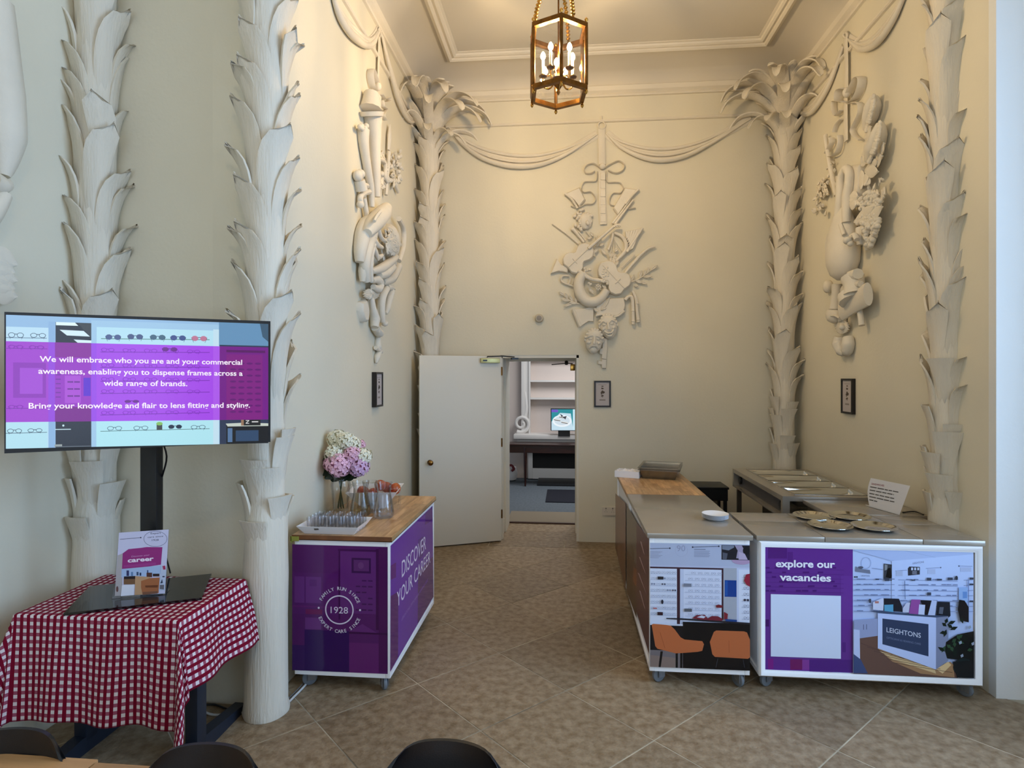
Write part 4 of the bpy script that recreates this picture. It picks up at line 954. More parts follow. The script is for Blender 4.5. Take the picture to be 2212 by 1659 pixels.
def trolley(name, label, x0, x1, y0, y1, zt, top, group=None, casters=4, frame_front='plain', back_open=True, th=.028, ovh=.012):
    t = thing(name, label, 'serving trolley', ((x0 + x1) / 2, (y0 + y1) / 2, 0), 0, group)
    zb, z1 = .086, zt - th
    f = MB(); w_ = .028
    for x in (x0, x1 - w_):
        for y in (y0, y1 - w_): f.box(x, y, zb, x + w_, y + w_, z1 - .0005, bev=.002)
    for z in (zb, z1 - w_ - .004):
        hh = w_ + (.014 if z > .3 else .010)
        g_ = .0004
        f.box(x0 + w_ + g_, y0 + .0005, z, x1 - w_ - g_, y0 + w_, min(z + hh, z1 - g_)).box(x0 + w_ + g_, y1 - w_, z, x1 - w_ - g_, y1 - .0005, z + w_)
        f.box(x0 + .0005, y0 + w_ + g_, z, x0 + w_, y1 - w_ - g_, z + w_ * .8).box(x1 - w_, y0 + w_ + g_, z, x1 - .0005, y1 - w_ - g_, z + w_ * .8)
    f.build('frame', WHITEP, t)
    MB().box(x0 + .01, y0 + .01, zb + .01, x1 - .01, y0 + .02, z1 - .01).build('front_panel', WHITE, t, smooth=False)
    MB().box(x0 + .01, y0 + .02, zb + .01, x0 + .02, y1 - .01, z1 - .01).build('side_panel', WHITE, t, smooth=False)
    MB().box(x1 - .02, y0 + .02, zb + .01, x1 - .01, y1 - .01, z1 - .01).build('side_panel', WHITE, t, smooth=False)
    MB().box(x0 + .02, y0 + .03, zb + .3, x1 - .02, y1 - .02, zb + .315).box(x0 + .02, y0 + .03, zb + .01, x1 - .02, y1 - .02, zb + .025).build('shelf', WHITE, t, smooth=False)
    if top == 'wood':
        wt = MB().box(x0 - ovh, y0 - ovh, z1, x1 + ovh, y1 + ovh, zt - .0242).build('worktop', WOODE, t, smooth=False)
        e = .004
        MB().box(x0 - ovh, y0 - ovh, z1 + .001, x1 + ovh, y0 - ovh + e, zt - .0006).build('end_grain_edge', WOODE, wt, smooth=False)
        MB().box(x1 + ovh - e, y0 - ovh + e, z1 + .001, x1 + ovh, y1 + ovh, zt - .0006).box(x0 - ovh, y0 - ovh + e, z1 + .001, x0 - ovh + e, y1 + ovh, zt - .0006).build('side_edge', WOODT, wt, smooth=False)
        staves(wt, x0 - ovh + e, y0 - ovh + e, x1 + ovh - e, y1 + ovh, zt)
    else:
        xs = [x0 - ovh] + list(top) + [x1 + ovh]
        for a, b in zip(xs[:-1], xs[1:]):
            MB().box(a + (.0015 if a > xs[0] else 0), y0 - ovh, z1, b - (.0015 if b < xs[-1] else 0), y1 + ovh, zt, bev=.003).build('worktop', STEEL, t)
    pts = [(x0 + .06, y0 + .06, 30), (x1 - .05, y0 + .05, -60), (x0 + .06, y1 - .07, 80), (x1 - .06, y1 - .07, 110)]
    for x, y, a in pts: caster(t, x, y, 0, R(a))
    return t
INKP = (94, 34, 108)
# ------------------------------------------------------------------ left purple trolley
ZL = .865
A0 = at(843, 1466, Z=.086); LY0 = A0.y; LX1 = A0.x; LX0 = LX1 - .545
LY1 = at(938, 1303, Z=.086).y
lt = trolley('purple_trolley', 'purple promotional trolley with oak worktop carrying the flowers, jugs and glasses', LX0, LX1, LY0, LY1, ZL, 'wood')
KL = Crop(600, 1140, .2411)
pr = Print(Warp(KL, 130, 148, 1275, 985, 172, 1310, 1127), (0, -1, 0), (0, LY0 - .0005, 0), rough=.09)
pr.rect(130, 0, 985, 1127, (88, 30, 98)); pr.rect(130, 250, 540, 620, (92, 32, 104)); pr.rect(240, 760, 640, 1127, (52, 14, 86)); pr.rect(130, 900, 240, 1127, (62, 28, 92))
pr.rect(640, 860, 905, 1127, (102, 36, 108)); pr.rect(540, 30, 905, 45, (66, 16, 76)); pr.rect(545, 45, 560, 660, (66, 16, 76)); pr.rect(560, 50, 880, 600, (100, 42, 114))
pr.rect(905, 10, 985, 1110, (78, 20, 84)); pr.rect(880, 20, 905, 740, (66, 16, 72))
pr.rect(662, 105, 835, 240, (62, 22, 76)); pr.rect(680, 122, 818, 222, (96, 44, 106)); pr.disc(745, 172, 26, 30, (110, 60, 118))
for a, b in ((150, 240), (250, 390)): pr.rect(a, 285, b, 520, (108, 48, 124))
pr.rect(285, 310, 350, 370, (98, 40, 114)); pr.rect(130, 545, 560, 560, (104, 34, 110)); pr.rect(250, 575, 400, 620, (112, 24, 86)); pr.rect(245, 650, 390, 755, (108, 48, 122))
for j in range(6):
    for i in range(3):
        if (i + j) % 4: pr.rect(700 + 55 * i, 300 + 52 * j, 740 + 55 * i, 312 + 52 * j, (72, 28, 84))
pr.poly([(640, 760), (760, 690), (890, 765)], (104, 44, 116)); pr.rect(640, 765, 985, 780, (62, 16, 70))
WI = (226, 214, 232)
pr.ring(553, 572, 128, 130, 11, WI, 56)
pr.text('1928', 475, 603, 630, 603, 58, WI, 0)
pr.arc('FAMILY RUN SINCE', 553, 572, 176, -62, 66, 30, WI); pr.arc('EXPERT CARE SINCE', 553, 572, 176, -114, -246, 30, WI, inward=True)
pr.disc(368, 560, 9, 9, WI); pr.disc(738, 568, 9, 9, WI)
pr.done('front_print', lt)
KS = Crop(835, 1060, .25316)
ps = Print(KS, (1, 0, 0), (LX1 + .0005, 0, 0), rough=.07)
ps.poly([(34, 470), (392, 128), (400, 905), (32, 1545)], (102, 42, 148))
ps.poly([(34, 900), (100, 860), (98, 1420), (34, 1540)], (84, 20, 96)); ps.poly([(268, 700), (395, 560), (400, 905), (265, 1140)], (84, 26, 104)); ps.poly([(270, 420), (310, 390), (310, 560), (270, 600)], (88, 32, 126)); ps.poly([(330, 195), (390, 140), (390, 250), (330, 290)], (86, 28, 120)); ps.poly([(36, 640), (80, 610), (80, 740), (36, 760)], (96, 24, 110))
ps.text('DISCOVER', 130, 742, 335, 497, 142, WI, 0); ps.text('YOUR CAREER', 88, 1000, 372, 612, 135, WI, 0)
ps.text('LEIGHTONS OPTICIANS & HEARING CARE', 128, 1112, 352, 770, 26, (150, 108, 184), 0)
ps.done('side_print', lt)
MB().box(LX0 - .02, LY0 - .016, ZL - .034, LX0 + .03, LY0 - .0125, ZL - .008).box(LX0 - .0165, LY0 - .016, ZL - .044, LX0 - .0125, LY0 + .05, ZL - .008).build('tape_patch', mat('yellow_green_tape', (150, 150, 62), .6), lt, smooth=False)
# things on it
tf0, tf1, tb1 = at(640, 1137, Z=.913), at(772, 1141, Z=.913), at(808, 1117, Z=.913)
tx0, tx1, ty0, ty1 = tf0.x, tf1.x, (tf0.y + tf1.y) / 2, tb1.y
tx0 = max(tx0, XL + .02)
def tray(name, label, x0, x1, y0, y1, z, h, fl, m, th=.004):
    cx, cy = (x0 + x1) / 2, (y0 + y1) / 2; o = MB()
    def q(dx, dy, zz): return [(cx - dx, cy - dy, zz), (cx + dx, cy - dy, zz), (cx + dx, cy + dy, zz), (cx - dx, cy + dy, zz)]
    a, b = (x1 - x0) / 2, (y1 - y0) / 2; vs = q(a - fl, b - fl, z) + q(a, b, z + h) + q(a - th, b - th, z + h) + q(a - fl - th * .5, b - fl - th * .5, z + th)
    fs = [(k * 4 + i, k * 4 + (i + 1) % 4, k * 4 + 4 + (i + 1) % 4, k * 4 + 4 + i) for k in range(3) for i in range(4)] + [(3, 2, 1, 0), (12, 13, 14, 15)]
    return o.add(vs, fs), cx, cy
o, cx, cy = tray('', '', tx0, tx1, ty0, ty1, ZL + .0005, .048, .035, WHITE)
trr = thing('serving_tray', 'white square tray full of upturned tumblers on the front of the purple trolley', 'tray', (cx, cy, ZL))
o.build('tray_body', WHITE, trr, smooth=False)
MB().tube([(tx0 + .10, ty0 + .018, ZL + .036), (tx0 + .125, ty0 + .018, ZL + .038)], .011, 8).build('handle_hole', mat('tray_hole', (84, 78, 70), .8), trr)
gm = MB().lathe([(.022, .001), (.023, .0), (.0275, .078), (.0285, .080), (.0275, .081), (.0265, .078), (.0215, .006), (0, .005)], 18).mesh('drinking_glass', glass('tumbler_glass', (.95, .955, .97), .55, .05, .03), ang=60)
RW = ('front', 'second', 'third', 'back'); CL = ('leftmost', 'second from the left', 'middle', 'fourth from the left', 'rightmost')
dyg = (ty1 - ty0 - .11) / 3
for r_ in range(4):
    for c_ in range(5):
        g = bpy.data.objects.new('drinking_glass', gm); COL.objects.link(g); g.location = (tx0 + .062 + .0615 * c_ * (tx1 - tx0 - .10) / .25, ty0 + .055 + r_ * dyg, ZL + .006); g.scale = (.9, .9, 1)
        tag(g, 'clear tumbler, %s in the %s row on the white square tray' % (CL[c_], RW[r_]), 'glass', 'clear tumblers on the white tray')
def jug(px, py, label, turn, h=.205, fill=None, m=GLASS):
    p = at(px, py, Z=ZL); j = thing('glass_jug', label, 'jug', (p.x, p.y, ZL)); M_ = Matrix.Translation((p.x, p.y, ZL + .0005)) @ Matrix.Scale(h / .205, 4)
    MB().lathe([(0, 0), (.050, 0), (.060, .012), (.062, .035), (.052, .09), (.043, .135), (.042, .16), (.048, .19), (.053, .205), (.050, .205), (.040, .16), (.041, .135), (.050, .09), (.059, .035), (.055, .014), (0, .010)], 28, M=M_).build('jug_body', m, j, ang=60)
    a = turn; dx, dy = math.cos(a), math.sin(a)
    MB().tube([(p.x + dx * r_, p.y + dy * r_, ZL + z) for r_, z in ((.045, .178), (.075, .185), (.098, .165), (.100, .10), (.088, .06), (.072, .055))], .0075, 8, smooth=4).build('handle', m, j)
    if fill:
        MB().lathe([(0, .012), (.054, .015), (.058, .035), (.049, .09), (.041, .13), (0, .13)], 24, M=M_).build('drink', fill, j)
    return j
jug(829, 1117, 'clear glass water jug nearest the oak edge of the purple trolley', R(5), .215, glass('jug_water', (.97, .97, .97), .6, .02, .04))
jug(779, 1113, 'glass jug with pale amber drink beside the vase of hydrangeas', R(150), .215, glass('pale_amber', (.90, .80, .60), .5, .05, .03), WATER)
jug(799, 1106, 'clear glass jug half hidden between the amber jug and the front water jug', R(60), .20, None, WATER)
bw = at(812, 1094, Z=ZL); bowl = thing('fruit_bowl', 'white square flared bowl of fruit behind the glass jugs', 'bowl', (bw.x, bw.y, ZL))
def sq(r_, z, tw=0.): return [(bw.x + r_ * math.cos(R(45 + 90 * k + 8)), bw.y + r_ * math.sin(R(45 + 90 * k + 8)), ZL + z) for k in range(4)]
vs = sq(.10, .001) + sq(.235, .125) + sq(.225, .125) + sq(.092, .008)
MB().add(vs, [(k * 4 + i, k * 4 + (i + 1) % 4, k * 4 + 4 + (i + 1) % 4, k * 4 + 4 + i) for k in range(3) for i in range(4)] + [(3, 2, 1, 0), (12, 13, 14, 15)]).build('bowl_body', WHITE, bowl, smooth=False)
APR = mat('red_apple_skin', (150, 34, 22), .25, var=.5, vscale=14, col2=(170, 84, 38), rnd=.15)
am = MB().lathe([(0, -.028), (.012, -.033), (.026, -.028), (.037, -.010), (.040, .008), (.034, .026), (.018, .034), (.006, .030), (0, .024)], 18).mesh('fruit', APR)
for dx, dy, z, lb in ((.0, -.085, .100, 'red apple at the front of the fruit bowl'), (.13, .01, .118, 'red apple in the right corner of the fruit bowl'), (-.085, -.02, .100, 'red apple on the left in the fruit bowl'), (.05, .085, .112, 'red and yellow apple at the back of the fruit bowl'), (.03, .0, .142, 'orange and red apple on top in the fruit bowl')):
    g = bpy.data.objects.new('apple', am); COL.objects.link(g); g.location = (bw.x + dx, bw.y + dy, ZL + z); g.rotation_euler = (dx * 6, dy * 8, dx * 30); tag(g, lb, 'apple', 'apples in the white bowl')
# vase of hydrangeas
vp = at(736, 1102, Z=ZL); vase = thing('vase', 'clear ribbed glass vase holding the hydrangeas against the left wall', 'vase', (vp.x, vp.y, ZL)); VX, VY = max(vp.x, XL + .09), vp.y
MB().lathe([(0, 0), (.048, 0), (.052, .01), (.054, .06), (.060, .13), (.066, .17), (.056, .20), (.052, .212), (.068, .235), (.065, .235), (.049, .212), (.053, .20), (.062, .17), (.056, .13), (.050, .06), (.047, .014), (0, .012)], 26, M=Matrix.Translation((VX, VY, ZL + .0005))).build('vase_body', WATER, vase, ang=60)
KF = Crop(600, 900, .1808)
bq = thing('hydrangea_bouquet', 'bunch of white and pink hydrangeas with dark leaves standing in the glass vase', 'bouquet', (VX, VY, ZL + .01))
st = MB()
for i in range(6):
    a = i * 1.05; st.tube([(VX + .02 * math.cos(a), VY + .02 * math.sin(a), ZL + .014), (VX - .012 * math.cos(a), VY - .012 * math.sin(a), ZL + .20), (VX + .05 * math.cos(a + 2), VY + .05 * math.sin(a + 2), ZL + .30)], .0035, 6)
st.build('stems', mat('stem_green', (46, 70, 40), .5), bq)
LG = mat('dark_hydrangea_leaf', (26, 50, 26), .45, var=.3, vscale=12)
def fleaf(x, y, x2, y2, w_, dep=0.):
    a = at(*KF(x, y), Y=VY - dep); b = at(*KF(x2, y2), Y=VY - dep - .05); d = (b - a); L = d.length; d /= L; sd = V((d.z, .15, -d.x)).normalized(); up = d.cross(sd); vs = []
    for i in range(7):
        k = i / 6; ww = w_ * math.sin(math.pi * (k * .96 + .02)) ** .75; c = a + d * (L * k) + up * (.012 * math.sin(3 * k)); vs += [c - sd * ww + up * .006, c, c + sd * ww + up * .006]
    MB().add(vs, [(3 * i + j, 3 * i + j + 1, 3 * i + 4 + j, 3 * i + 3 + j) for i in range(6) for j in range(2)]).build('leaf', LG, bq)
for q in ((760, 560, 560, 740, .045), (700, 520, 540, 520, .04), (640, 560, 535, 700, .035), (760, 600, 700, 760, .045), (800, 600, 880, 760, .05), (800, 600, 940, 730, .04), (720, 640, 640, 770, .04), (780, 620, 790, 770, .045), (850, 560, 1010, 690, .035), (640, 480, 560, 600, .035), (760, 380, 770, 270, .02), (830, 330, 900, 330, .015)): fleaf(*q)
def head(x, y, rad, c1, c2, dep, seed):
    c = at(*KF(x, y), Y=VY - dep); rn_ = random.Random(seed); o = MB(); o.ell(c, (V((rad * .72, 0, 0)), V((0, rad * .72, 0)), V((0, 0, rad * .66))), 10, 7, 1)
    n = 52
    for i in range(n):
        z = 1 - 2 * (i + .5) / n; th = i * 2.39996; q = math.sqrt(1 - z * z); nn = V((q * math.cos(th), q * math.sin(th), z * .9)); p = c + nn * (rad * rn_.uniform(.88, 1.06)); nn.normalize()
        u = nn.orthogonal().normalized(); u.rotate(Quaternion(nn, rn_.uniform(0, 6.28))); w2 = nn.cross(u); s_ = rad * rn_.uniform(.24, .34)
        for k in range(4):
            a = k * math.pi / 2; d = u * math.cos(a) + w2 * math.sin(a); e = -u * math.sin(a) + w2 * math.cos(a)
            o.add([p, p + d * s_ * .6 + e * s_ * .48 + nn * s_ * .15, p + d * s_ * 1.1 + nn * s_ * rn_.uniform(-.1, .3), p + d * s_ * .6 - e * s_ * .48 + nn * s_ * .15], [(0, 1, 2, 3)], 0)
    o.build('flower_head', [mat(*c1), mat(*c2)], bq, smooth=False, fix=False)
CW = ('petal_cream', (236, 232, 208), .6); CW2 = ('petal_cream_inner', (196, 190, 152), .7); CP = ('petal_pink', (236, 186, 206), .6); CP2 = ('petal_pink_inner', (176, 104, 140), .7); CLi = ('petal_lilac', (212, 174, 208), .6)
for q in ((720, 270, .068, CW, CW2, .0, 1), (820, 290, .058, CW, CW2, .05, 2), (895, 330, .055, CW, CW2, .03, 3), (985, 335, .035, CP, CP2, -.03, 4), (690, 440, .066, CW, CW2, .06, 5), (610, 430, .035, CP, CP2, -.02, 6), (890, 440, .052, CP, CP2, .07, 7), (1010, 470, .058, CW, CW2, .03, 8), (740, 570, .082, CP, CP2, .09, 9), (640, 560, .05, CP, CP2, .05, 10), (970, 600, .064, CLi, CP2, .06, 11), (850, 545, .05, CP, CP2, .07, 12)): head(*q)
# ------------------------------------------------------------------ right-hand trolleys
ZR = .865
C0 = at(1402, 1449, Z=.086); CXa, CYa = C0.x + .002, C0.y; CXb = at(1619, 1458, Z=.086).x
ct = trolley('photo_trolley', 'narrow steel-topped trolley with a printed optician shop photo and orange chairs on its end', CXa, CXb, CYa, 4.43, ZR, [], ovh=.014)
KC = Crop(1320, 1140, .21695)
pc = Print(Warp(KC, 388, 150, 1378, 1380, 168, 1418, 1228), (0, -1, 0), (0, CYa - .0005, 0), rough=.12)
X0, X1 = 388, 1380; pc.lim = (386, 1379)
pc.rect(X0, 0, X1, 1228, (176, 184, 208)); pc.rect(X0, 220, X1, 800, (186, 192, 216))
DK = (58, 60, 74)
pc.line(X0, 58, 585, 50, 5, DK); pc.disc(585, 50, 8, 8, DK); pc.line(812, 35, 1072, 22, 5, DK); pc.disc(812, 35, 8, 8, DK); pc.disc(1072, 22, 8, 8, DK)
pc.text('90', 655, 78, 738, 76, 58, (150, 154, 180), 0); pc.ring(700, 70, 62, 62, 2, (166, 170, 194), 32)
for i in range(6): pc.rect(X0, 85 + 12 * i, 510 - 18 * (i % 3), 89 + 12 * i, (146, 150, 172)); pc.rect(826, 70 + 11 * i, 985 - 10 * (i % 2), 74 + 11 * i, (140, 144, 166))
pc.rect(826, 52, 940, 58, (110, 114, 136)); pc.disc(1300, 155, 100, 42, (176, 150, 182))
pc.rect(1100, 8, X1, 152, (36, 36, 44)); pc.poly([(1105, 12), (1225, 12), (1225, 30), (1170, 60), (1105, 50)], (120, 128, 146)); pc.poly([(1230, 10), (1300, 10), (1330, 60), (1300, 140), (1245, 135), (1260, 60)], (160, 150, 176)); pc.poly([(1110, 80), (1160, 90), (1150, 148), (1110, 148)], (86, 90, 104)); pc.disc(1345, 60, 34, 40, (30, 30, 34)); pc.poly([(1270, 70), (1330, 90), (1360, 148), (1270, 148)], (184, 170, 196))
MR = (64, 40, 50)
pc.rect(X0, 236, 1118, 252, MR); pc.rect(655, 236, 686, 800, MR); pc.rect(1100, 236, 1118, 735, MR)
pc.rect(X0, 252, 655, 800, (214, 220, 238)); pc.rect(686, 252, 1100, 800, (212, 218, 238)); pc.rect(686, 252, 722, 800, (196, 204, 228))
pc.rect(1118, 232, 1250, 800, (168, 172, 184)); pc.rect(1130, 352, 1248, 515, (22, 62, 140)); pc.rect(1135, 360, 1160, 505, (30, 84, 166)); pc.rect(1250, 232, X1, 800, (196, 204, 230)); pc.rect(1272, 246, X1, 800, (216, 222, 240))
rs = random.Random(3)
for j in range(8):
    y = 290 + 58 * j
    pc.rect(X0 + 2, y + 14, 652, y + 18, (176, 184, 206)); pc.rect(735, y + 14, 1096, y + 18, (176, 184, 206)); pc.rect(1300, y + 30, X1, y + 34, (176, 184, 206))
    for i in range(5):
        c = (86, 90, 110) if rs.random() < .6 else (140, 146, 168)
        pc.specs(418 + 52 * i, y, 44, c, c if rs.random() < .25 and j in (1, 2, 3) else None, 9)
    for i in range(5): pc.specs(790 + 66 * i + (30 if j < 1 else 0), y - 2, 46, (130, 136, 160), None, 9)
    pc.specs(1345, y + 18, 56, (90, 80, 100), (60, 56, 74) if j in (4,) else None, 12)
pc.rect(463, 330, 520, 358, (44, 42, 46)); pc.rect(722, 392, 798, 424, (126, 130, 146)); pc.rect(727, 640, 803, 670, (92, 96, 104)); pc.rect(460, 682, 514, 714, (52, 30, 40)); pc.disc(508, 580, 12, 22, (40, 42, 54)); pc.rect(418, 640, 455, 652, (190, 110, 110))
pc.poly([(1340, 290), (X1, 280), (X1, 410), (1345, 390), (1320, 350)], (150, 40, 60)); pc.poly([(1040, 600), (1070, 590), (1110, 600), (1100, 622), (1045, 622)], (120, 34, 44)); pc.poly([(1120, 660), (1160, 680), (1155, 740), (1122, 735)], (130, 40, 52))
pc.rect(X0, 795, 712, 812, (206, 212, 228)); pc.rect(X0, 812, 712, 1060, (20, 18, 24)); pc.rect(712, 770, X1, 1228, (14, 13, 17)); pc.poly([(548, 738), (700, 736), (X1, 760), (X1, 778), (700, 752), (548, 748)], (34, 34, 42))
pc.poly([(805, 735), (850, 700), (930, 695), (960, 730), (1000, 705), (1060, 705), (1118, 735), (1100, 750), (900, 745)], (116, 38, 52)); pc.poly([(850, 722), (900, 702), (940, 712), (920, 730)], (204, 210, 228)); pc.poly([(1130, 730), (1250, 735), (1250, 755), (1140, 752)], (30, 66, 130))
pc.rect(X0, 1060, 712, 1228, (116, 108, 110)); pc.poly([(X0, 1110), (640, 1130), (640, 1228), (X0, 1228)], (134, 116, 108))
for a, b in ((490, 470), (640, 640), (685, 685)): pc.poly([(a, 1070), (a + 24, 1070), (b + 22, 1228), (b, 1228)], (16, 16, 20))
ORC = (188, 104, 62); OR2 = (160, 82, 46)
pc.poly([(402, 808), (420, 800), (540, 806), (590, 812), (628, 845), (690, 925), (730, 945), (905, 955), (922, 985), (905, 1050), (860, 1062), (700, 1080), (640, 1085), (460, 1046), (438, 1020)], ORC); pc.line(485, 880, 535, 1040, 5, OR2)
pc.poly([(1020, 860), (1045, 845), (1320, 845), (1350, 855), (X1, 930), (X1, 1095), (1360, 1112), (1030, 1105), (1005, 1080), (980, 960)], ORC); pc.line(1170, 940, 1172, 1060, 5, OR2)
pc.line(1060, 1120, 1040, 1210, 5, (60, 60, 68)); pc.line(1310, 1120, 1326, 1200, 5, (60, 60, 68))
pc.done('front_print', ct)
KCS = Crop(1315, 1050, .25907)
pv = Print(KCS, (-1, 0, 0), (CXa - .0005, 0, 0), rough=.25)
pv.poly([(336, 440), (232, 300), (232, 1050), (336, 1400)], (84, 30, 52)); pv.poly([(232, 300), (148, 150), (148, 870), (232, 1100)], (112, 100, 84)); pv.poly([(232, 660), (150, 520), (150, 870), (232, 1100)], (66, 36, 22)); pv.poly([(232, 700), (205, 670), (205, 800), (232, 840)], (150, 70, 22)); pv.poly([(215, 560), (190, 480), (190, 560), (210, 640)], (70, 50, 36))
for (a, b, c, d) in ((262, 470, 300, 575), (252, 600, 310, 735), (244, 735, 318, 905), (255, 880, 306, 1030)): pv.poly([(a, b - 12), (a + 12, b - 4), (d - 0 if False else c, d), (c - 10, d - 20)], (176, 148, 150))
pv.done('side_print', ct)
wt2 = trolley('oak_topped_trolley', 'rear trolley with an oak worktop behind the narrow steel one', CXa, CXb, 4.46, 5.46, ZR, 'wood', ovh=.014)
pv = Print(KCS, (-1, 0, 0), (CXa - .0005, 0, 0), rough=.25)
pv.poly([(142, 145), (56, 60), (56, 520), (142, 870)], (128, 86, 70)); pv.poly([(142, 560), (100, 440), (100, 640), (142, 860)], (104, 62, 40)); pv.poly([(75, 430), (56, 420), (56, 520), (75, 590)], (92, 54, 36))
pv.done('side_print', wt2)
# wide trolley
DXa = at(1630, 1446, Z=.086).x; DXb = at(2113, 1476, Z=.086).x; DYa = CYa + .005
dt = trolley('wide_promotional_trolley', 'wide white-framed steel-topped trolley with an explore our vacancies panel', DXa, DXb, DYa, 3.68, ZR, [1.41, 1.917], ovh=.014)
MB().box(DXa - .014, 3.696, ZR - .029, 1.4085, 3.92, ZR, bev=.003).box(1.4115, 3.696, ZR - .029, 1.9155, 3.92, ZR, bev=.003).box(1.9185, 3.696, ZR - .029, 2.205, 3.92, ZR, bev=.003).build('rear_worktop', STEEL, dt)
MB().box(DXa + .03, 3.70, .086, 1.6, 3.90, ZR - .029).build('rear_cabinet', WHITE, dt, smooth=False)
# moulded picture frame on the front
fm = MB(); fy = DYa - .001; fw = .034; fz0, fz1 = .088, ZR - .030
prof = [(0, 0), (0, .012), (.008, .020), (.020, .016), (.026, .010), (fw, .008), (fw, 0)]
vs = []
for d_, h_ in prof: vs += [(DXa + d_, fy - h_, fz0 + d_), (DXb - d_, fy - h_, fz0 + d_), (DXb - d_, fy - h_, fz1 - d_), (DXa + d_, fy - h_, fz1 - d_)]
n_ = len(prof); fm.add(vs, [(k * 4 + i, k * 4 + (i + 1) % 4, ((k + 1) % n_) * 4 + (i + 1) % 4, ((k + 1) % n_) * 4 + i) for k in range(n_) for i in range(4)]); fm.build('picture_frame', WHITEP, dt, ang=50)
KD = Crop(1620, 1150, .23508)
pd = Print(KD, (0, -1, 0), (0, DYa - .0035, 0), rough=.12)
pd.lim = (80, 2050)
pd.poly([(80, 105), (2050, 148), (2046, 1336), (80, 1258)], (184, 200, 236))
pd.poly([(80, 105), (945, 124), (945, 1290), (80, 1258)], (98, 46, 138))
for x0, y0, x1, y1, c in ((165, 130, 340, 240, (82, 32, 116)), (345, 180, 395, 270, (86, 36, 122)), (105, 800, 175, 865, (66, 22, 96)), (165, 1160, 215, 1255, (124, 34, 130)), (370, 1165, 480, 1262, (114, 28, 96)), (480, 1170, 545, 1265, (132, 60, 150)), (545, 1170, 945, 1284, (80, 34, 124)), (835, 400, 945, 800, (104, 52, 146)), (850, 1010, 880, 1100, (82, 34, 122))): pd.rect(x0, y0, x1, y1, c)
rs = random.Random(9)
for j in range(6):
    y = 330 + 42 * j; pd.line(100, y, 860, y + 16, 3, (84, 36, 122))
    for i in range(5): x = 130 + rs.random() * 700; pd.rect(x, y - 12, x + rs.uniform(30, 60), y + 2, (76, 28, 112))
WT = (240, 236, 248)
pd.text('explore our', 236, 316, 780, 324, 64, WT, .028); pd.text('vacancies', 272, 440, 744, 450, 64, WT, .028)
pd.poly([(190, 566), (834, 582), (834, 1160), (190, 1138)], (214, 224, 246))
# the shop photograph, printed flat
LB = (150, 166, 204); SH = (196, 210, 242)
pd.poly([(945, 124), (2050, 148), (2050, 230), (1700, 250), (1300, 265), (945, 160)], (172, 188, 226)); pd.line(945, 165, 1320, 262, 4, LB); pd.line(1250, 130, 1800, 250, 3, LB); pd.line(1460, 134, 1990, 170, 3, LB)
pd.poly([(1300, 262), (2050, 200), (2050, 640), (1300, 620)], (188, 204, 240))
pd.ring(1065, 280, 46, 52, 3, (140, 152, 186)); pd.poly([(970, 310), (1000, 330), (1100, 345), (1105, 378), (965, 358)], (116, 122, 142)); pd.disc(1015, 322, 24, 12, (84, 88, 106)); pd.text('LEIGHTONS', 1020, 402, 1098, 404, 12, (110, 120, 150))
pd.poly([(1228, 285), (1302, 294), (1302, 442), (1226, 436)], (60, 62, 70)); pd.poly([(1235, 292), (1262, 300), (1258, 340), (1235, 350)], (130, 134, 140)); pd.poly([(1262, 330), (1288, 322), (1300, 400), (1290, 420), (1245, 410)], (14, 14, 18))
pd.line(1118, 328, 1222, 340, 4, (120, 130, 164)); pd.line(1334, 352, 1442, 346, 4, (120, 130, 164)); pd.line(1612, 330, 1750, 322, 4, (120, 130, 164)); pd.line(1915, 308, 2040, 310, 4, (120, 130, 164)); pd.disc(1750, 322, 6, 6, (80, 88, 112)); pd.disc(1917, 308, 7, 7, (80, 88, 112))
pd.text('LEIGHTONS', 1492, 292, 1596, 278, 18, (126, 136, 168)); pd.poly([(1448, 330), (1462, 312), (1558, 316), (1558, 385), (1450, 396)], (46, 48, 58))
for i in range(3): pd.rect(1478 + 28 * i, 322, 1496 + 28 * i, 346, (190, 200, 226))
pd.rect(1488, 352, 1530, 384, (110, 112, 126)); pd.rect(1340, 350, 1400, 400, (172, 184, 214)); pd.rect(1630, 335, 1700, 380, (176, 188, 220)); pd.rect(1930, 318, 2030, 360, (176, 188, 220)); pd.disc(962, 408, 7, 7, (30, 30, 40)); pd.disc(980, 408, 7, 7, (30, 30, 40))
for j in range(7):
    yl = 432 + 44 * j + (4 * j); pd.line(948, yl, 1325, yl - 4 + 2 * j, 6, (138, 152, 190)); pd.line(1360, yl + 2, 1905, yl + 14 - 2 * j, 6, (138, 152, 190)); pd.line(1960, yl + 6, 2046, yl + 2, 6, (138, 152, 190))
    for i in range(6): x = 960 + rs.random() * 340; pd.line(x, yl - 6, x + 40, yl - 5, 7, (110, 122, 158))
    for i in range(8): x = 1370 + rs.random() * 500; pd.line(x, yl - 2, x + 40, yl - 1, 7, (112, 124, 160))
pd.line(1414, 440, 1418, 610, 5, (80, 90, 120)); pd.line(1998, 430, 1998, 820, 8, (120, 136, 176)); pd.rect(1910, 500, 1990, 640, (150, 180, 226)); pd.rect(1945, 540, 1985, 600, (106, 146, 206))
for x, y, w2, h2 in ((1618, 412, 40, 26), (1476, 428, 34, 12), (1148, 422, 30, 10), (1620, 546, 36, 28), (1710, 422, 44, 14), (1808, 410, 46, 24), (2010, 410, 34, 18), (2008, 465, 36, 14), (2010, 620, 32, 16), (1086, 606, 20, 36), (1232, 420, 40, 22)): pd.rect(x, y, x + w2, y + h2, (62, 68, 84))
pd.disc(1888, 414, 13, 20, (50, 56, 68)); pd.text('LEIGHTONS', 1770, 480, 1900, 486, 12, (150, 160, 196))
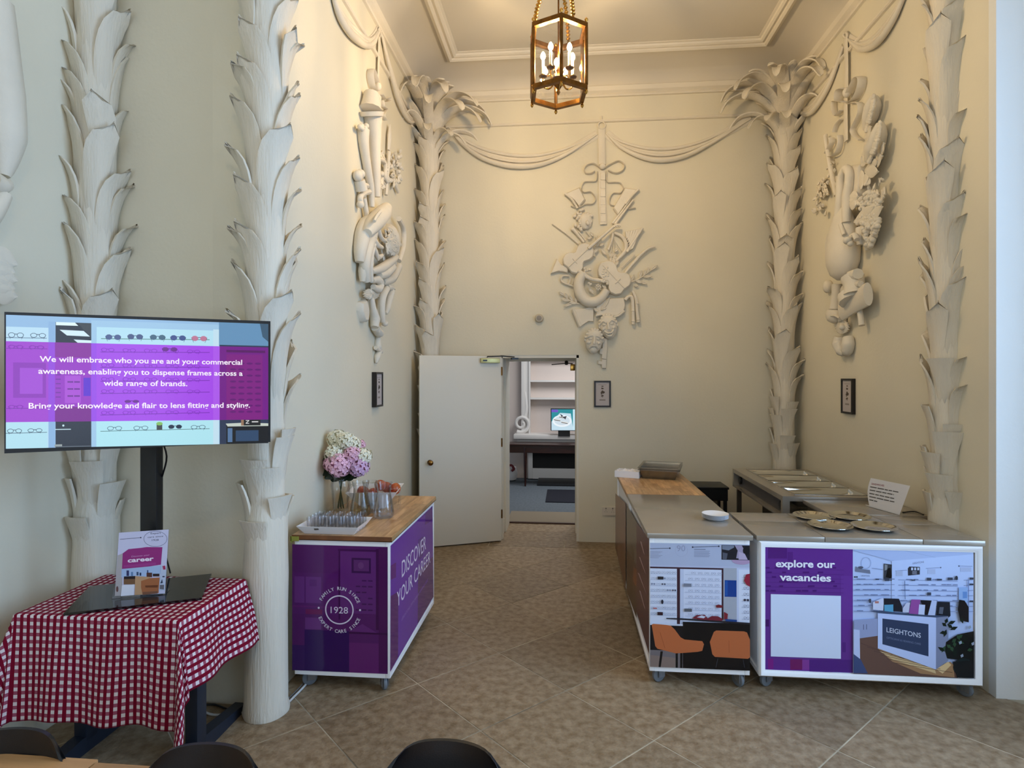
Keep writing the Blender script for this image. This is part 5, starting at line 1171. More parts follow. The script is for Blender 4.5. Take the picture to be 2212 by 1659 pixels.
pd.poly([(948, 800), (1166, 786), (1166, 945), (948, 975)], (150, 160, 196)); pd.line(1036, 840, 1036, 888, 6, (90, 96, 128)); pd.line(1064, 838, 1064, 886, 6, (90, 96, 128))
pd.poly([(945, 975), (1166, 944), (1300, 1060), (1700, 1200), (1860, 1200), (1900, 1330), (945, 1290)], (104, 76, 66)); pd.poly([(1166, 1060), (1300, 1110), (1700, 1240), (1830, 1180), (1860, 1210), (1870, 1325), (1560, 1290), (1300, 1180)], (164, 126, 90)); pd.poly([(1170, 1075), (1690, 1250), (1700, 1290), (1300, 1160)], (214, 184, 136)); pd.poly([(1700, 1250), (1810, 1180), (1840, 1210), (1760, 1290)], (222, 190, 140))
for k in range(6): pd.line(1010 + 60 * k, 1010 + 36 * k, 1300 + 110 * k, 1120 + 32 * k, 4, (84, 60, 54))
pd.poly([(945, 884), (1000, 890), (1004, 1158), (945, 1110)], (192, 204, 238)); pd.poly([(945, 1110), (1010, 1160), (1075, 1288), (945, 1286)], (62, 78, 122))
for pts, c in (([(1122, 704), (1122, 636), (1210, 596), (1224, 610), (1216, 712)], (206, 212, 236)), ([(1220, 600), (1360, 604), (1388, 670), (1392, 724), (1220, 712)], (34, 36, 46)), ([(1226, 660), (1308, 656), (1308, 726), (1226, 716)], (92, 160, 196)), ([(1395, 690), (1430, 640), (1462, 640), (1450, 730), (1395, 728)], (196, 200, 224)), ([(1450, 738), (1476, 610), (1556, 612), (1540, 748)], (150, 80, 156)), ([(1556, 615), (1660, 620), (1640, 750), (1600, 752)], (24, 24, 32)), ([(1545, 655), (1600, 660), (1592, 762), (1536, 756)], (198, 208, 238)), ([(1660, 618), (1706, 622), (1690, 760), (1625, 752)], (186, 198, 232)), ([(1712, 630), (1826, 634), (1832, 760), (1800, 790), (1700, 760)], (28, 32, 42)), ([(1732, 680), (1770, 680), (1760, 745), (1725, 740)], (90, 96, 112)), ([(1140, 626), (1175, 626), (1175, 645), (1140, 645)], (180, 120, 110))): pd.poly(pts, c)
pd.poly([(1086, 714), (1200, 716), (1600, 752), (1815, 760), (1700, 778), (1180, 734)], (66, 80, 108)); pd.poly([(1166, 736), (1700, 776), (1698, 1252), (1166, 1058)], (192, 206, 244)); pd.poly([(1700, 776), (1812, 764), (1812, 1170), (1698, 1252)], (132, 140, 168))
pd.poly([(1208, 784), (1630, 836), (1630, 1132), (1208, 1020)], (48, 62, 92))
pd.text('LEIGHTONS', 1246, 908, 1560, 962, 44, (206, 212, 228), .004); pd.text('OPTICIANS & HEARING CARE', 1246, 968, 1560, 1028, 18, (110, 124, 156))
pd.poly([(1912, 612), (1960, 620), (1998, 680), (1998, 820), (1920, 800), (1900, 700)], (18, 18, 24))
GD, GD2 = (20, 36, 30), (46, 74, 52)
pd.poly([(1790, 1000), (1900, 930), (2046, 900), (2046, 1180), (1800, 1150), (1780, 1080)], (18, 24, 26)); pd.disc(1950, 1230, 95, 82, (22, 36, 38)); pd.poly([(1850, 1180), (2046, 1170), (2046, 1332), (1890, 1325)], (20, 26, 30))
for i in range(26):
    x, y = 1780 + rs.random() * 230, 800 + rs.random() * 300; a = rs.random() * 6.28; L_ = rs.uniform(50, 80)
    x2, y2 = min(2040, x + L_ * math.cos(a)), y + L_ * math.sin(a); ox, oy = -math.sin(a) * 17, math.cos(a) * 17
    pd.poly([(x, y), ((x + x2) / 2 + ox, (y + y2) / 2 + oy), (x2, y2), ((x + x2) / 2 - ox, (y + y2) / 2 - oy)], GD if i % 3 else GD2)
for x, y in ((1990, 860), (2020, 1010), (1905, 1000), (1920, 1120)): pd.poly([(x, y), (x + 24, y - 14), (x + 30, y + 10), (x + 8, y + 22)], (150, 160, 176))
pd.done('front_print', dt)
# steel counter unit and heated counter
eu = thing('steel_counter_unit', 'plain steel counter section between the wide trolley and the heated counter', 'counter', (1.98, 4.15, 0))
MB().box(1.68, 3.93, ZR - .03, XR - .03, 4.365, ZR - .001, bev=.003).build('worktop', STEEL, eu)
MB().box(1.705, 3.95, .06, XR - .04, 4.35, ZR - .03).build('cabinet_body', mat('brown_grey_cabinet', (86, 74, 58), .5), eu, smooth=False)
for x in (1.77, 2.2):
    for y in (3.99, 4.31): MB().tube([(x, y, 0), (x, y, .06)], .02, 10).build('foot', BLACK, eu)
fx0, fx1, fy0, fy1, fzt = 1.548, 2.215, 4.385, 5.66, .882
bm_ = thing('heated_counter', 'stainless steel heated serving counter with four empty wells', 'counter', ((fx0 + fx1) / 2, (fy0 + fy1) / 2, 0))
fr_ = MB(); lx0, lx1 = fx0 + .11, fx1 - .05; ys = [fy0 + .07 + k * (fy1 - fy0 - .14) / 4 for k in range(5)]
fr_.box(fx0, fy0, fzt - .035, lx0, fy1, fzt).box(lx1, fy0, fzt - .035, fx1, fy1, fzt)
for k in range(5):
    a = fy0 if k == 0 else ys[k] - .012; b = fy1 if k == 4 else ys[k] + .012; fr_.box(lx0, a, fzt - .035, lx1, b, fzt)
fr_.build('counter_top', STEEL, bm_, smooth=False)
MB().box(lx0 - .006, ys[0] - .006, fzt, lx0 - .002, ys[4] + .006, fzt + .003).box(lx1 + .002, ys[0] - .006, fzt, lx1 + .006, ys[4] + .006, fzt + .003).box(lx0 - .006, ys[0] - .006, fzt, lx1 + .006, ys[0] - .002, fzt + .003).box(lx0 - .006, ys[4] + .002, fzt, lx1 + .006, ys[4] + .006, fzt + .003).build('well_rim', STEEL, bm_, smooth=False)
for k in range(4):
    a, b = ys[k] + .012, ys[k + 1] - .012; o = MB(); vs = []
    for ins, z in ((0, fzt + .002), (.014, fzt + .001), (.02, fzt - .01), (.03, fzt - .09), (.045, fzt - .1)): vs += [(lx0 + ins, a + ins, z), (lx1 - ins, a + ins, z), (lx1 - ins, b - ins, z), (lx0 + ins, b - ins, z)]
    o.add(vs, [(q * 4 + i, q * 4 + (i + 1) % 4, q * 4 + 4 + (i + 1) % 4, q * 4 + 4 + i) for q in range(4) for i in range(4)] + [(16, 17, 18, 19)]).build('pan', POLISH, bm_, ang=50, fix=False)
MB().box(fx0 + .05, fy0 + .03, fzt - .15, fx0 + .06, fy1 - .03, fzt - .035).build('recessed_fascia', mat('grey_fascia', (82, 78, 80), .45, .3), bm_, smooth=False)
MB().box(fx0, fy0, fzt - .165, fx1, fy1, fzt - .15).box(fx0, fy0, fzt - .15, fx0 + .05, fy0 + .035, fzt - .035).box(fx0, fy1 - .035, fzt - .15, fx0 + .05, fy1, fzt - .035).build('heater_casing', STEEL, bm_, smooth=False)
for y in (fy0 + .14, fy1 - .1): MB().lathe([(0, 0), (.035, 0), (.035, .012), (.028, .02), (0, .02)], 20, M=Matrix.Translation((fx0 + .05, y, fzt - .095)) @ Matrix.Rotation(R(-90), 4, 'Y')).build('control_knob', BLACK, bm_)
for x in (fx0 + .03, fx1 - .06):
    for y in (fy0 + .03, fy1 - .06): MB().box(x, y, 0, x + .035, y + .035, fzt - .165).build('leg', mat('dull_steel_leg', (96, 88, 76), .4, .6), bm_, smooth=False)
MB().box(fx0 + .03, fy0 + .03, .16, fx1 - .03, fy1 - .03, .18).build('lower_shelf', mat('dull_steel_leg', (96, 88, 76)), bm_, smooth=False)
MB().box(fx0 + .25, fy0 + .04, .18, fx1 - .04, fy1 - .06, .66).build('shade_block', mat('under_counter_shade', (60, 50, 36), .6), bm_, smooth=False)  # dark block standing for the shade in the open space under the counter
bt = thing('black_side_table', 'low black-topped table against the back wall between the two food counters', 'table', (1.28, 5.95, 0))
MB().box(1.06, 5.80, .655, 1.555, 6.12, .675, bev=.003).build('tabletop', BLACK, bt)
MB().box(1.075, 5.81, .545, 1.545, 6.10, .655).build('apron', BLACK, bt, smooth=False)
MB().box(1.10, 6.06, .1, 1.52, 6.08, .545).build('back_panel', mat('beige_panel', (152, 140, 114), .6), bt, smooth=False)
for x in (1.08, 1.51):
    for y in (5.815, 6.06): MB().box(x, y, 0, x + .03, y + .03, .545).build('leg', BLACK, bt, smooth=False)
# things on the right-hand counters
pp = at(1545, 1122, Z=ZR); 
for k in range(6):
    sc_ = 1 - .0 * k
    o = MB().lathe([(0, .001), (.052, .001), (.056, .003), (.068, .012), (.0785, .0145), (.079, .016), (.068, .0145), (.055, .0055), (0, .0035)], 36).build('paper_plate', WHITE, loc=(pp.x + random.uniform(-.0015, .0015), pp.y + random.uniform(-.001, .001), ZR + .0045 * k), ang=60)
    lb = ('bottom plate of the white stack on the steel worktop', 'second white plate up from the bottom of the stack', 'third white plate up from the bottom of the stack', 'fourth white plate up from the bottom of the stack', 'white plate just under the topmost of the stack', 'topmost round white plate of the stack on the steel worktop')[k]
    tag(o, lb, 'plate', 'stack of white plates')
pm = MB().lathe([(0, .004), (.082, .004), (.090, .006), (.112, .016), (.119, .018), (.120, .0165), (.112, .0135), (.096, .003), (.088, .0005), (0, .0005)], 44).mesh('steel_plate', POLISH, ang=60)
for (px_, py_, lb) in ((1793, 1139, 'round polished steel platter, front left of the four on the wide trolley'), (1888, 1142, 'round polished steel platter, front right of the four on the wide trolley'), (1758, 1119, 'round polished steel platter, rear left of the four on the wide trolley'), (1835, 1119, 'round polished steel platter, rear right of the four on the wide trolley')):
    q = at(px_, py_, Z=ZR); o = bpy.data.objects.new('steel_platter', pm); COL.objects.link(o); o.location = (q.x, q.y, ZR + .0005); tag(o, lb, 'platter', 'polished steel platters')
KP = Crop(1860, 1020, .06027)
a = at(*KP(300, 1230), Z=ZR + .002); b = at(*KP(1380, 1530), Z=ZR + .002)
nrm = V((b.y - a.y, -(b.x - a.x), 0)).normalized()
pts = [at(*KP(x, y), n=nrm, p=a) for x, y in ((300, 1230), (1380, 1530), (1760, 490), (350, 205))]
pap = thing('paper_sign', 'white paper menu sheet with a red heading propped up on the steel counter', 'sign', a)
sh = MB(); vs = []
for j in range(7):
    for i in range(7):
        u, v_ = i / 6, j / 6; q = pts[0].lerp(pts[1], u).lerp(pts[3].lerp(pts[2], u), v_); q = q + (pts[0] - pts[1]).normalized() * (.022 * math.sin(math.pi * v_) * (1 - u)) - nrm * 0
        vs.append(q)
sh.add(vs, [(j * 7 + i, j * 7 + i + 1, j * 7 + i + 8, j * 7 + i + 7) for j in range(6) for i in range(6)]).build('paper_sheet', PAPER, pap, fix=False)
pq = Print(KP, nrm, a, rough=.8)
def pl_(x0, y0, x1, y1, w2, c): pq.line(x0, y0, x1, y1, w2, c)
pq.text('SANDWICHES', 375, 445, 830, 515, 62, (160, 84, 88), .02)
rs = random.Random(2)
for x0, y0, x1, y1 in ((330, 520, 1340, 715), (310, 635, 1180, 805), (300, 755, 1190, 945), (300, 870, 1240, 1075), (300, 985, 590, 1050)):
    x = x0
    while x < x1 - 20:
        xe = min(x1, x + rs.uniform(110, 240)); pl_(x, y0 + (y1 - y0) * (x - x0) / (x1 - x0), xe, y0 + (y1 - y0) * (xe - x0) / (x1 - x0), 34, (88, 82, 76)); x = xe + 26
pq.done('sheet_print', pap)
MB().prism([a, b, b + V((.0, .05, 0)), a + V((.0, .05, 0))], (0, 0, 1), -.001, .002).build('sheet_stand', PAPER, pap, smooth=False)
tag(MB().tube([at(1950, 1107, Z=ZR + .004), at(1975, 1105, Z=ZR + .006), at(1995, 1112, Z=ZR + .004)], .004, 6, smooth=4).build('utensil', BLACK), 'thin black wire lying on the steel counter behind the paper menu', 'cable')
tc = at(*Crop(1300, 960, .20796)(632, 345), Z=ZR)
for k, lb in enumerate(('lower cloudy plastic food tub of the pair on the oak worktop', 'upper cloudy plastic food tub of the pair on the oak worktop')):
    o, cx, cy = tray('', '', -.16, .16, -.21, .21, 0, .075, .025, PLAST, .003)
    o.box(-.175, -.225, .072, -.155, .225, .076).box(.155, -.225, .072, .175, .225, .076).box(-.155, -.225, .072, .155, -.205, .076).box(-.155, .205, .072, .155, .225, .076)
    for yy in (-.07, .07): o.box(-.155, yy - .003, .03, .155, yy + .003, .074)
    e = o.build('food_tub', PLAST, smooth=False, loc=(tc.x, tc.y + .1, ZR + .001 + .018 * k)); e.rotation_euler = (0, 0, R(-14)); tag(e, lb, 'tub', 'plastic food tubs')
wb_ = at(*Crop(1300, 960, .20796)(285, 345), Z=ZR)
wt_ = thing('napkin_box', 'small white open box of crumpled tissue next to the plastic tubs', 'box', wb_)
q = Matrix.Translation((wb_.x - .0, wb_.y + .06, ZR + .0005)) @ Matrix.Rotation(R(-18), 4, 'Z')
MB().box(-.105, -.075, 0, .105, .075, .003, M=q).box(-.105, -.075, .003, -.102, .075, .055, M=q).box(.102, -.075, .003, .105, .075, .055, M=q).box(-.102, -.075, .003, .102, -.072, .055, M=q).box(-.102, .072, .003, .102, .075, .055, M=q).build('box_body', PAPER, wt_, smooth=False)
o = MB()
def cr(u, v_): return q @ V((-.1 + .2 * u, -.07 + .14 * v_, .045 + .03 * noise.noise(V((u * 5, v_ * 5, 1)))))
o.grid(cr, 10, 8).build('tissue', PAPER, wt_, smooth=False)
# ------------------------------------------------------------------ gingham table
TZ = .735
tx_a, tx_b, ty_a, ty_b = -2.335, -1.60, 2.30, 2.795
gt = thing('desk', 'light desk with dark blue steel feet under the red check cloth', 'table', ((tx_a + tx_b) / 2, 2.55, 0))
MB().box(tx_a, ty_a, TZ - .028, tx_b, ty_b, TZ - .004, bev=.003).build('tabletop', WOODD, gt)
for x in (tx_b - .10, tx_a + .09):
    leg = MB().box(x - .03, 2.53, .05, x + .03, 2.60, TZ - .028, bev=.004).build('leg', DARKM, gt)
    p = [(x - .03, 2.22, 0.), (x - .03, 2.94, 0.), (x - .03, 2.94, .035), (x - .03, 2.60, .075), (x - .03, 2.50, .075), (x - .03, 2.22, .035)]
    MB().prism([V(q) for q in p], (1, 0, 0), 0, .06).build('foot', DARKM, gt, smooth=False)
MB().box(tx_a + .03, ty_a + .05, .29, tx_b - .14, ty_a + .07, .40).build('modesty_board', WOODD, gt, smooth=False)
gm_ = bpy.data.materials.new('red_gingham'); gm_.use_nodes = True; MATS['red_gingham'] = gm_
nt = gm_.node_tree; N = nt.nodes; L = nt.links; b_ = N['Principled BSDF']; b_.inputs['Roughness'].default_value = .85; b_.inputs['Specular IOR Level'].default_value = .15
uvn = N.new('ShaderNodeUVMap'); sx = N.new('ShaderNodeSeparateXYZ'); L.new(uvn.outputs[0], sx.inputs[0])
def stripe(out):
    m1 = N.new('ShaderNodeMath'); m1.operation = 'DIVIDE'; m1.inputs[1].default_value = .0305; L.new(out, m1.inputs[0])
    m2 = N.new('ShaderNodeMath'); m2.operation = 'FRACT'; L.new(m1.outputs[0], m2.inputs[0])
    m3 = N.new('ShaderNodeMath'); m3.operation = 'GREATER_THAN'; m3.inputs[1].default_value = .5; L.new(m2.outputs[0], m3.inputs[0]); return m3.outputs[0]
s1, s2 = stripe(sx.outputs[0]), stripe(sx.outputs[1])
x1 = N.new('ShaderNodeMix'); x1.data_type = 'RGBA'; x1.inputs[6].default_value = rgb((228, 218, 220)); x1.inputs[7].default_value = rgb((158, 82, 104)); L.new(s2, x1.inputs[0])
x2 = N.new('ShaderNodeMix'); x2.data_type = 'RGBA'; x2.inputs[7].default_value = rgb((122, 8, 40)); L.new(x1.outputs[2], x2.inputs[6]); L.new(s1, x2.inputs[0]); L.new(x2.outputs[2], b_.inputs['Base Color'])
tc_ = N.new('ShaderNodeTexNoise'); tc_.inputs['Scale'].default_value = 900; bp = N.new('ShaderNodeBump'); bp.inputs['Strength'].default_value = .3; bp.inputs['Distance'].default_value = .002; L.new(tc_.outputs[0], bp.inputs['Height']); L.new(bp.outputs[0], b_.inputs['Normal'])
cl = MB(); uvs = []
hF, hR, hL, hB = .445, .31, .32, .03
st_ = .0125; nx = int((hL + hR + tx_b - tx_a) / st_); ny = int((hF + hB + ty_b - ty_a) / st_)
vs = []
for j in range(ny + 1):
    for i in range(nx + 1):
        a = tx_a - hL + i * (hL + hR + tx_b - tx_a) / nx; b = ty_a - hF + j * (hF + hB + ty_b - ty_a) / ny
        dx = a - tx_b if a > tx_b else (a - tx_a if a < tx_a else 0); dy = b - ty_a if b < ty_a else (b - ty_b if b > ty_b else 0)
        L_ = math.hypot(dx, dy); cx = min(max(a, tx_a), tx_b); cy = min(max(b, ty_a), ty_b)
        if L_ < 1e-6: p = (a, b, TZ + .0008 * math.sin(a * 31) * math.sin(b * 27))
        else:
            ux, uy = dx / L_, dy / L_; corner = abs(ux * uy) * 2
            rip = .010 * math.sin(a * 26 + .6) * (L_ / .4) * abs(uy) + .014 * math.sin(b * 21 + 1) * (L_ / .3) * abs(ux)
            fold = .05 * corner * math.sin(math.atan2(abs(uy), abs(ux)) * 8 + .5) * L_ / .4
            out = .007 + .05 * L_ * (1 - corner) + .16 * corner * L_ + rip + fold
            if dx > 0: out += .16 * L_ * ux * (.35 + .65 * (cy - ty_a) / (ty_b - ty_a))
            out = max(out, .006); 
            if dx < 0: out = min(out, .05) + (.05 * L_)
            z = TZ - L_ * (1 - .02) if L_ > .012 else TZ - L_ * .5
            z += .006 * math.sin(a * 17)*min(1, L_*4)
            p = (cx + ux * out, cy + uy * out, z)
        vs.append((p[0], min(p[1], 2.845), p[2])); uvs.append((a + .003, b))
fs = [(j * (nx + 1) + i, j * (nx + 1) + i + 1, (j + 1) * (nx + 1) + i + 1, (j + 1) * (nx + 1) + i) for j in range(ny) for i in range(nx)]
cl.add(vs, fs); cloth = cl.build('tablecloth', gm_, fix=False, origin=False, ang=180)
ul = cloth.data.uv_layers.new(name='UVMap')
for lp in cloth.data.loops: ul.data[lp.index].uv = uvs[lp.vertex_index]
so = cloth.modifiers.new('thickness', 'SOLIDIFY'); so.thickness = .0016; so.offset = 1
tag(cloth, 'red and white check cloth draped over the desk by the left wall', 'tablecloth')
# television on its stand
tn = V((.473, -.834, 0)).normalized(); tp = V((-1.763, 2.3365, 0))
tv = thing('television', 'large flat television showing a purple text slide on a black pedestal stand', 'television', (-1.9, 2.5, TZ + .003))
TR = V((.834, .473, 0)).normalized()
def tvp_(s, z, d=0): return tp + TR * s + tn * d + V((0, 0, z))
def tbox(o, s0, s1, z0, z1, d0, d1): return o.prism([tvp_(s0, z0), tvp_(s1, z0), tvp_(s1, z1), tvp_(s0, z1)], tn, d0, d1)
tbox(MB(), -.48, .48, 1.446, 1.998, -.03, 0).build('bezel', BLACK, tv, smooth=False)
tbox(tbox(MB(), -.33, .33, 1.48, 1.90, -.06, -.03), -.12, .12, 1.60, 1.80, -.15, -.06).build('back_casing', BLACK, tv, smooth=False)
pb = V((-1.952, 2.612, 0))
o = MB().box(pb.x - .04, pb.y - .025, TZ + .01, pb.x + .04, pb.y + .025, 1.42, bev=.004).box(pb.x - .03, pb.y - .018, 1.42, pb.x + .03, pb.y + .018, 1.72, bev=.003).build('pole', BLACK, tv)
o = MB().prism([tvp_(-.06, 1.62, -.06), tvp_(.06, 1.62, -.06), tvp_(.06, 1.72, -.06), tvp_(-.06, 1.72, -.06)], tn, -.18, 0).build('mount_arm', BLACK, tv, smooth=False)
bps = [at(137, 1326, Z=TZ + .012), at(436, 1292, Z=TZ + .012), at(457, 1240, Z=TZ + .012)]; bps.append(bps[0] + bps[2] - bps[1]); bps[3].x = max(bps[3].x, tx_a + .02)
MB().prism([V((q.x, q.y, TZ + .004)) for q in bps], (0, 0, 1), 0, .010).build('base_plate', BLKGL, tv, smooth=False)
K1 = Crop(0, 640, .28933)
ts = Print(Warp(K1, 45, 138, 1138, 2005, 207, 1096, 1000), tn, tp + tn * .0004, 'screen', emit=.93)
X0, X1 = 45, 2003; ts.lim = (45, 2004)
SKY = (150, 190, 226); LPN = (186, 226, 244)
ts.rect(X0, 0, X1, 1000, (148, 188, 226)); ts.rect(X0, 88, 362, 1000, (188, 224, 244)); ts.rect(362, 40, 412, 1000, (140, 180, 222)); ts.rect(415, 42, 682, 1000, (26, 30, 42))
ts.poly([(418, 42), (560, 42), (585, 66), (418, 66)], (226, 248, 252)); ts.poly([(445, 100), (625, 104), (672, 146), (500, 142)], (214, 240, 250)); ts.poly([(550, 172), (682, 176), (682, 196), (580, 196)], (214, 240, 250)); ts.poly([(585, 45), (682, 45), (682, 150), (620, 90)], (52, 56, 60))
ts.rect(682, 20, 1640, 1000, (160, 200, 232)); ts.rect(722, 70, 1592, 1000, (182, 226, 244)); ts.rect(1592, 60, 1635, 1000, (196, 226, 242)); ts.rect(1635, 0, X1, 200, (100, 146, 186)); ts.poly([(1940, 0), (X1, 0), (X1, 150), (1960, 110)], (60, 90, 116))
ts.rect(1640, 185, X1, 1000, (40, 52, 80)); ts.rect(1690, 840, X1, 1000, (12, 14, 22)); ts.poly([(1685, 832), (1830, 826), (X1, 834), (X1, 856), (1700, 856)], (196, 206, 196)); ts.rect(1760, 890, 1930, 980, (44, 70, 104)); ts.rect(1700, 870, 1735, 985, (84, 116, 156)); ts.rect(1820, 792, 1945, 850, (22, 22, 26)); ts.rect(1800, 796, 1820, 850, (150, 116, 90))
ts.line(1835, 808, 1860, 808, 5, (230, 230, 230)); ts.line(1860, 808, 1835, 832, 5, (230, 230, 230)); ts.line(1835, 832, 1860, 832, 5, (230, 230, 230)); ts.rect(1880, 815, 1928, 824, (220, 220, 220))
# rows above the band
ts.line(X0, 170, 350, 168, 4, (70, 90, 120)); ts.specs(120, 150, 120, (60, 76, 100), None, 20); ts.specs(285, 148, 120, (60, 76, 100), None, 18)
ts.line(755, 160, 1565, 146, 6, (92, 140, 130))
for x, c in ((846, (74, 92, 140)), (1010, (70, 86, 130)), (1178, (66, 100, 124)), (1330, (64, 80, 140)), (1488, (190, 120, 150))): ts.specs(x, 138 if x > 1000 else 146, 120, (44, 60, 92), c, 22)
ts.rect(X0, 806, 355, 1000, (180, 226, 240)); ts.rect(720, 802, 1592, 1000, (176, 230, 242)); ts.line(X0, 885, 352, 882, 4, (60, 80, 100)); ts.specs(110, 868, 112, (54, 66, 84), None, 17); ts.specs(262, 866, 112, (54, 66, 84), None, 15)
ts.line(750, 880, 1565, 872, 4, (60, 96, 90))
for x in (856, 1052, 1480): ts.specs(x, 858, 112, (60, 88, 110), None, 17)
ts.specs(1308, 852, 104, (14, 24, 44), (20, 34, 60), 17); ts.rect(1170, 832, 1212, 876, (58, 62, 56)); ts.disc(1191, 826, 24, 14, (130, 190, 90))
ts.disc(474, 832, 8, 8, (200, 230, 240)); ts.rect(412, 858, 530, 864, (200, 230, 240)); ts.rect(410, 975, 465, 996, (150, 160, 160)); ts.rect(415, 990, 680, 996, (96, 106, 116))
# translucent band, colour by what lies behind
for a, b, c in ((X0, 362, (160, 56, 208)), (362, 412, (148, 62, 222)), (412, 682, (150, 40, 196)), (682, 722, (152, 66, 232)), (722, 1592, (164, 68, 234)), (1592, 1640, (172, 84, 236)), (1640, X1, (112, 4, 134))): ts.rect(a, 197, b, 802, c)
ts.rect(412, 197, 682, 310, (134, 24, 156)); ts.rect(412, 690, 682, 802, (120, 10, 140)); ts.rect(100, 355, 345, 620, (140, 40, 186)); ts.rect(150, 395, 320, 590, (162, 66, 214)); ts.rect(485, 450, 605, 660, (170, 70, 214)); ts.rect(625, 465, 678, 606, (92, 30, 208))
for j in range(3):
    for i in range(2): ts.rect(505 + 50 * i, 492 + 54 * j, 548 + 50 * i, 504 + 54 * j, (110, 24, 150))
for j in range(6): ts.rect(418, 440 + 34 * j, 455, 448 + 34 * j, (112, 28, 160))
ts.rect(1690, 225, 1980, 245, (84, 0, 96)); ts.rect(1690, 260, 1960, 800, (124, 12, 128))
for j in range(9):
    for i in range(4): ts.disc(1740 + 62 * i, 335 + 50 * j, 24, 9, (96, 0, 112), 10)
for j, y in enumerate((252, 372, 480, 575, 742)):
    ts.line(752, y + 12, 1566, y - 2, 5, (116, 34, 176))
    for i in range(5): ts.specs(806 + 160 * i, y - 6, 100, (124, 40, 188), None, 15)
ts.specs(1268, 232, 118, (90, 10, 140), (104, 14, 140), 18); ts.specs(986, 648, 110, (90, 10, 140), (104, 14, 140), 12)
for j, y in enumerate((250, 700)): ts.line(X0, y, 355, y - 2, 4, (116, 34, 166)); ts.specs(120, y - 12, 112, (120, 36, 170), None, 14); ts.specs(275, y - 12, 112, (120, 36, 170), None, 14)
WTX = (250, 240, 255)
def tt(s_, x0, t0, x1, h_=42): ts.text(s_, x0, t0, x1, t0, h_, WTX, .018)
tt('We will embrace who you are and your commercial', 300, 346, 1808); tt('awareness, enabling you to dispense frames across a', 290, 437, 1812)
tt('wide range of brands.', 776, 525, 1400); tt('Bring your knowledge and flair to lens fitting and styling.', 218, 700, 1866)
ts.done('screen', tv)
cb = thing('television_cable', 'thin black cable hanging from the back of the large television', 'cable', (-1.9, 2.65, TZ)); 
MB().tube([tvp_(.03, 1.50, -.065), at(360, 985, Y=2.56), at(349, 1035, Y=2.64), at(347, 1060, Y=2.70)], .004, 6, smooth=5).tube([at(347, 1060, Y=2.70), at(345, 1140, Y=2.72), at(368, 1238, Y=2.80)], .004, 6, smooth=4).build('cord', BLACK, cb)
# acrylic sign
KG = Crop(230, 1130, .10854)
g0, g1 = at(*KG(100, 1500), Z=TZ + .016), at(*KG(1180, 1410), Z=TZ + .016)
gn = V((g1.y - g0.y, -(g1.x - g0.x), 0)).normalized()
sg = thing('sign_holder', 'clear acrylic stand with a purple and white career poster on the black glass plate', 'sign', (g0 + g1) / 2)
P4 = [at(*KG(x, y), n=gn, p=g0) for x, y in ((105, 1500), (1185, 1405), (1240, 125), (250, 190))]
MB().prism(P4, gn, -.004, -.0015).build('acrylic_back', glass('acrylic', (.9, .9, .92), .6, .03, .05), sg, smooth=False)
MB().prism([g0, g1, g1 - gn * .07, g0 - gn * .07], (0, 0, 1), -.0015, .0015).build('acrylic_foot', MATS['acrylic'], sg, smooth=False)
pg = Print(KG, gn, g0, rough=.3)
pg.poly([(165, 1450), (1165, 1400), (1240, 125), (250, 190)], (204, 202, 226)); pg.poly([(165, 1450), (310, 1445), (330, 600), (225, 640)], (176, 168, 168))
pg.line(270, 322, 680, 288, 9, (60, 60, 84)); pg.disc(684, 288, 14, 12, (30, 34, 60)); pg.ring(975, 312, 235, 158, 9, (110, 112, 140), 40)
TG = (96, 96, 120)
pg.text('Expert', 880, 222, 1085, 210, 36, TG, .01); pg.text('care since', 820, 296, 1130, 272, 32, TG, .01); pg.text('1928', 905, 356, 1040, 350, 36, TG, .01)
pg.poly([(325, 600), (440, 516), (700, 490), (800, 475), (1115, 478), (1085, 826), (870, 860), (310, 912)], (150, 44, 120)); pg.poly([(345, 840), (985, 780), (985, 836), (345, 880)], (158, 58, 132))
pg.text('Discover your', 500, 680, 860, 645, 32, (216, 156, 200)); pg.text('career', 424, 782, 940, 742, 84, (244, 232, 242), .03)
pg.poly([(300, 912), (870, 862), (1090, 840), (1075, 1010), (860, 1080), (560, 1060), (300, 1080)], (168, 190, 222))
for x, y, a_, b_2, c in ((400, 940, 50, 110, (50, 54, 96)), (490, 970, 40, 80, (96, 130, 170)), (600, 970, 40, 70, (60, 80, 110)), (660, 985, 34, 60, (40, 54, 84)), (800, 985, 110, 90, (84, 50, 44)), (925, 1005, 130, 55, (50, 34, 34)), (810, 935, 24, 50, (50, 70, 110))): pg.rect(x, y, x + a_, y + b_2, c)
pg.poly([(350, 1060), (580, 1050), (575, 1110), (345, 1115)], (38, 26, 28)); pg.poly([(345, 1112), (575, 1108), (570, 1220), (345, 1220)], (120, 86, 60)); pg.poly([(575, 1050), (870, 1070), (880, 1200), (1010, 1400), (560, 1430), (570, 1200)], (190, 150, 112)); pg.poly([(690, 1150), (870, 1090), (1060, 1080), (1040, 1390), (720, 1420), (690, 1280)], (164, 100, 62)); pg.poly([(770, 1240), (1030, 1230), (1020, 1280), (780, 1280)], (110, 60, 34)); pg.poly([(720, 1370), (1020, 1350), (1020, 1400), (720, 1425)], (120, 78, 56))
pg.poly([(1090, 845), (1200, 870), (1165, 1340), (1040, 1340)], (186, 196, 216)); pg.poly([(1115, 850), (1170, 845), (1180, 920), (1130, 925)], (170, 50, 90)); pg.rect(1115, 1050, 1160, 1075, (50, 60, 84)); pg.poly([(1070, 1200), (1110, 1110), (1125, 1190)], (50, 62, 84)); pg.poly([(1065, 1225), (1150, 1225), (1145, 1320), (1060, 1310)], (104, 104, 112))
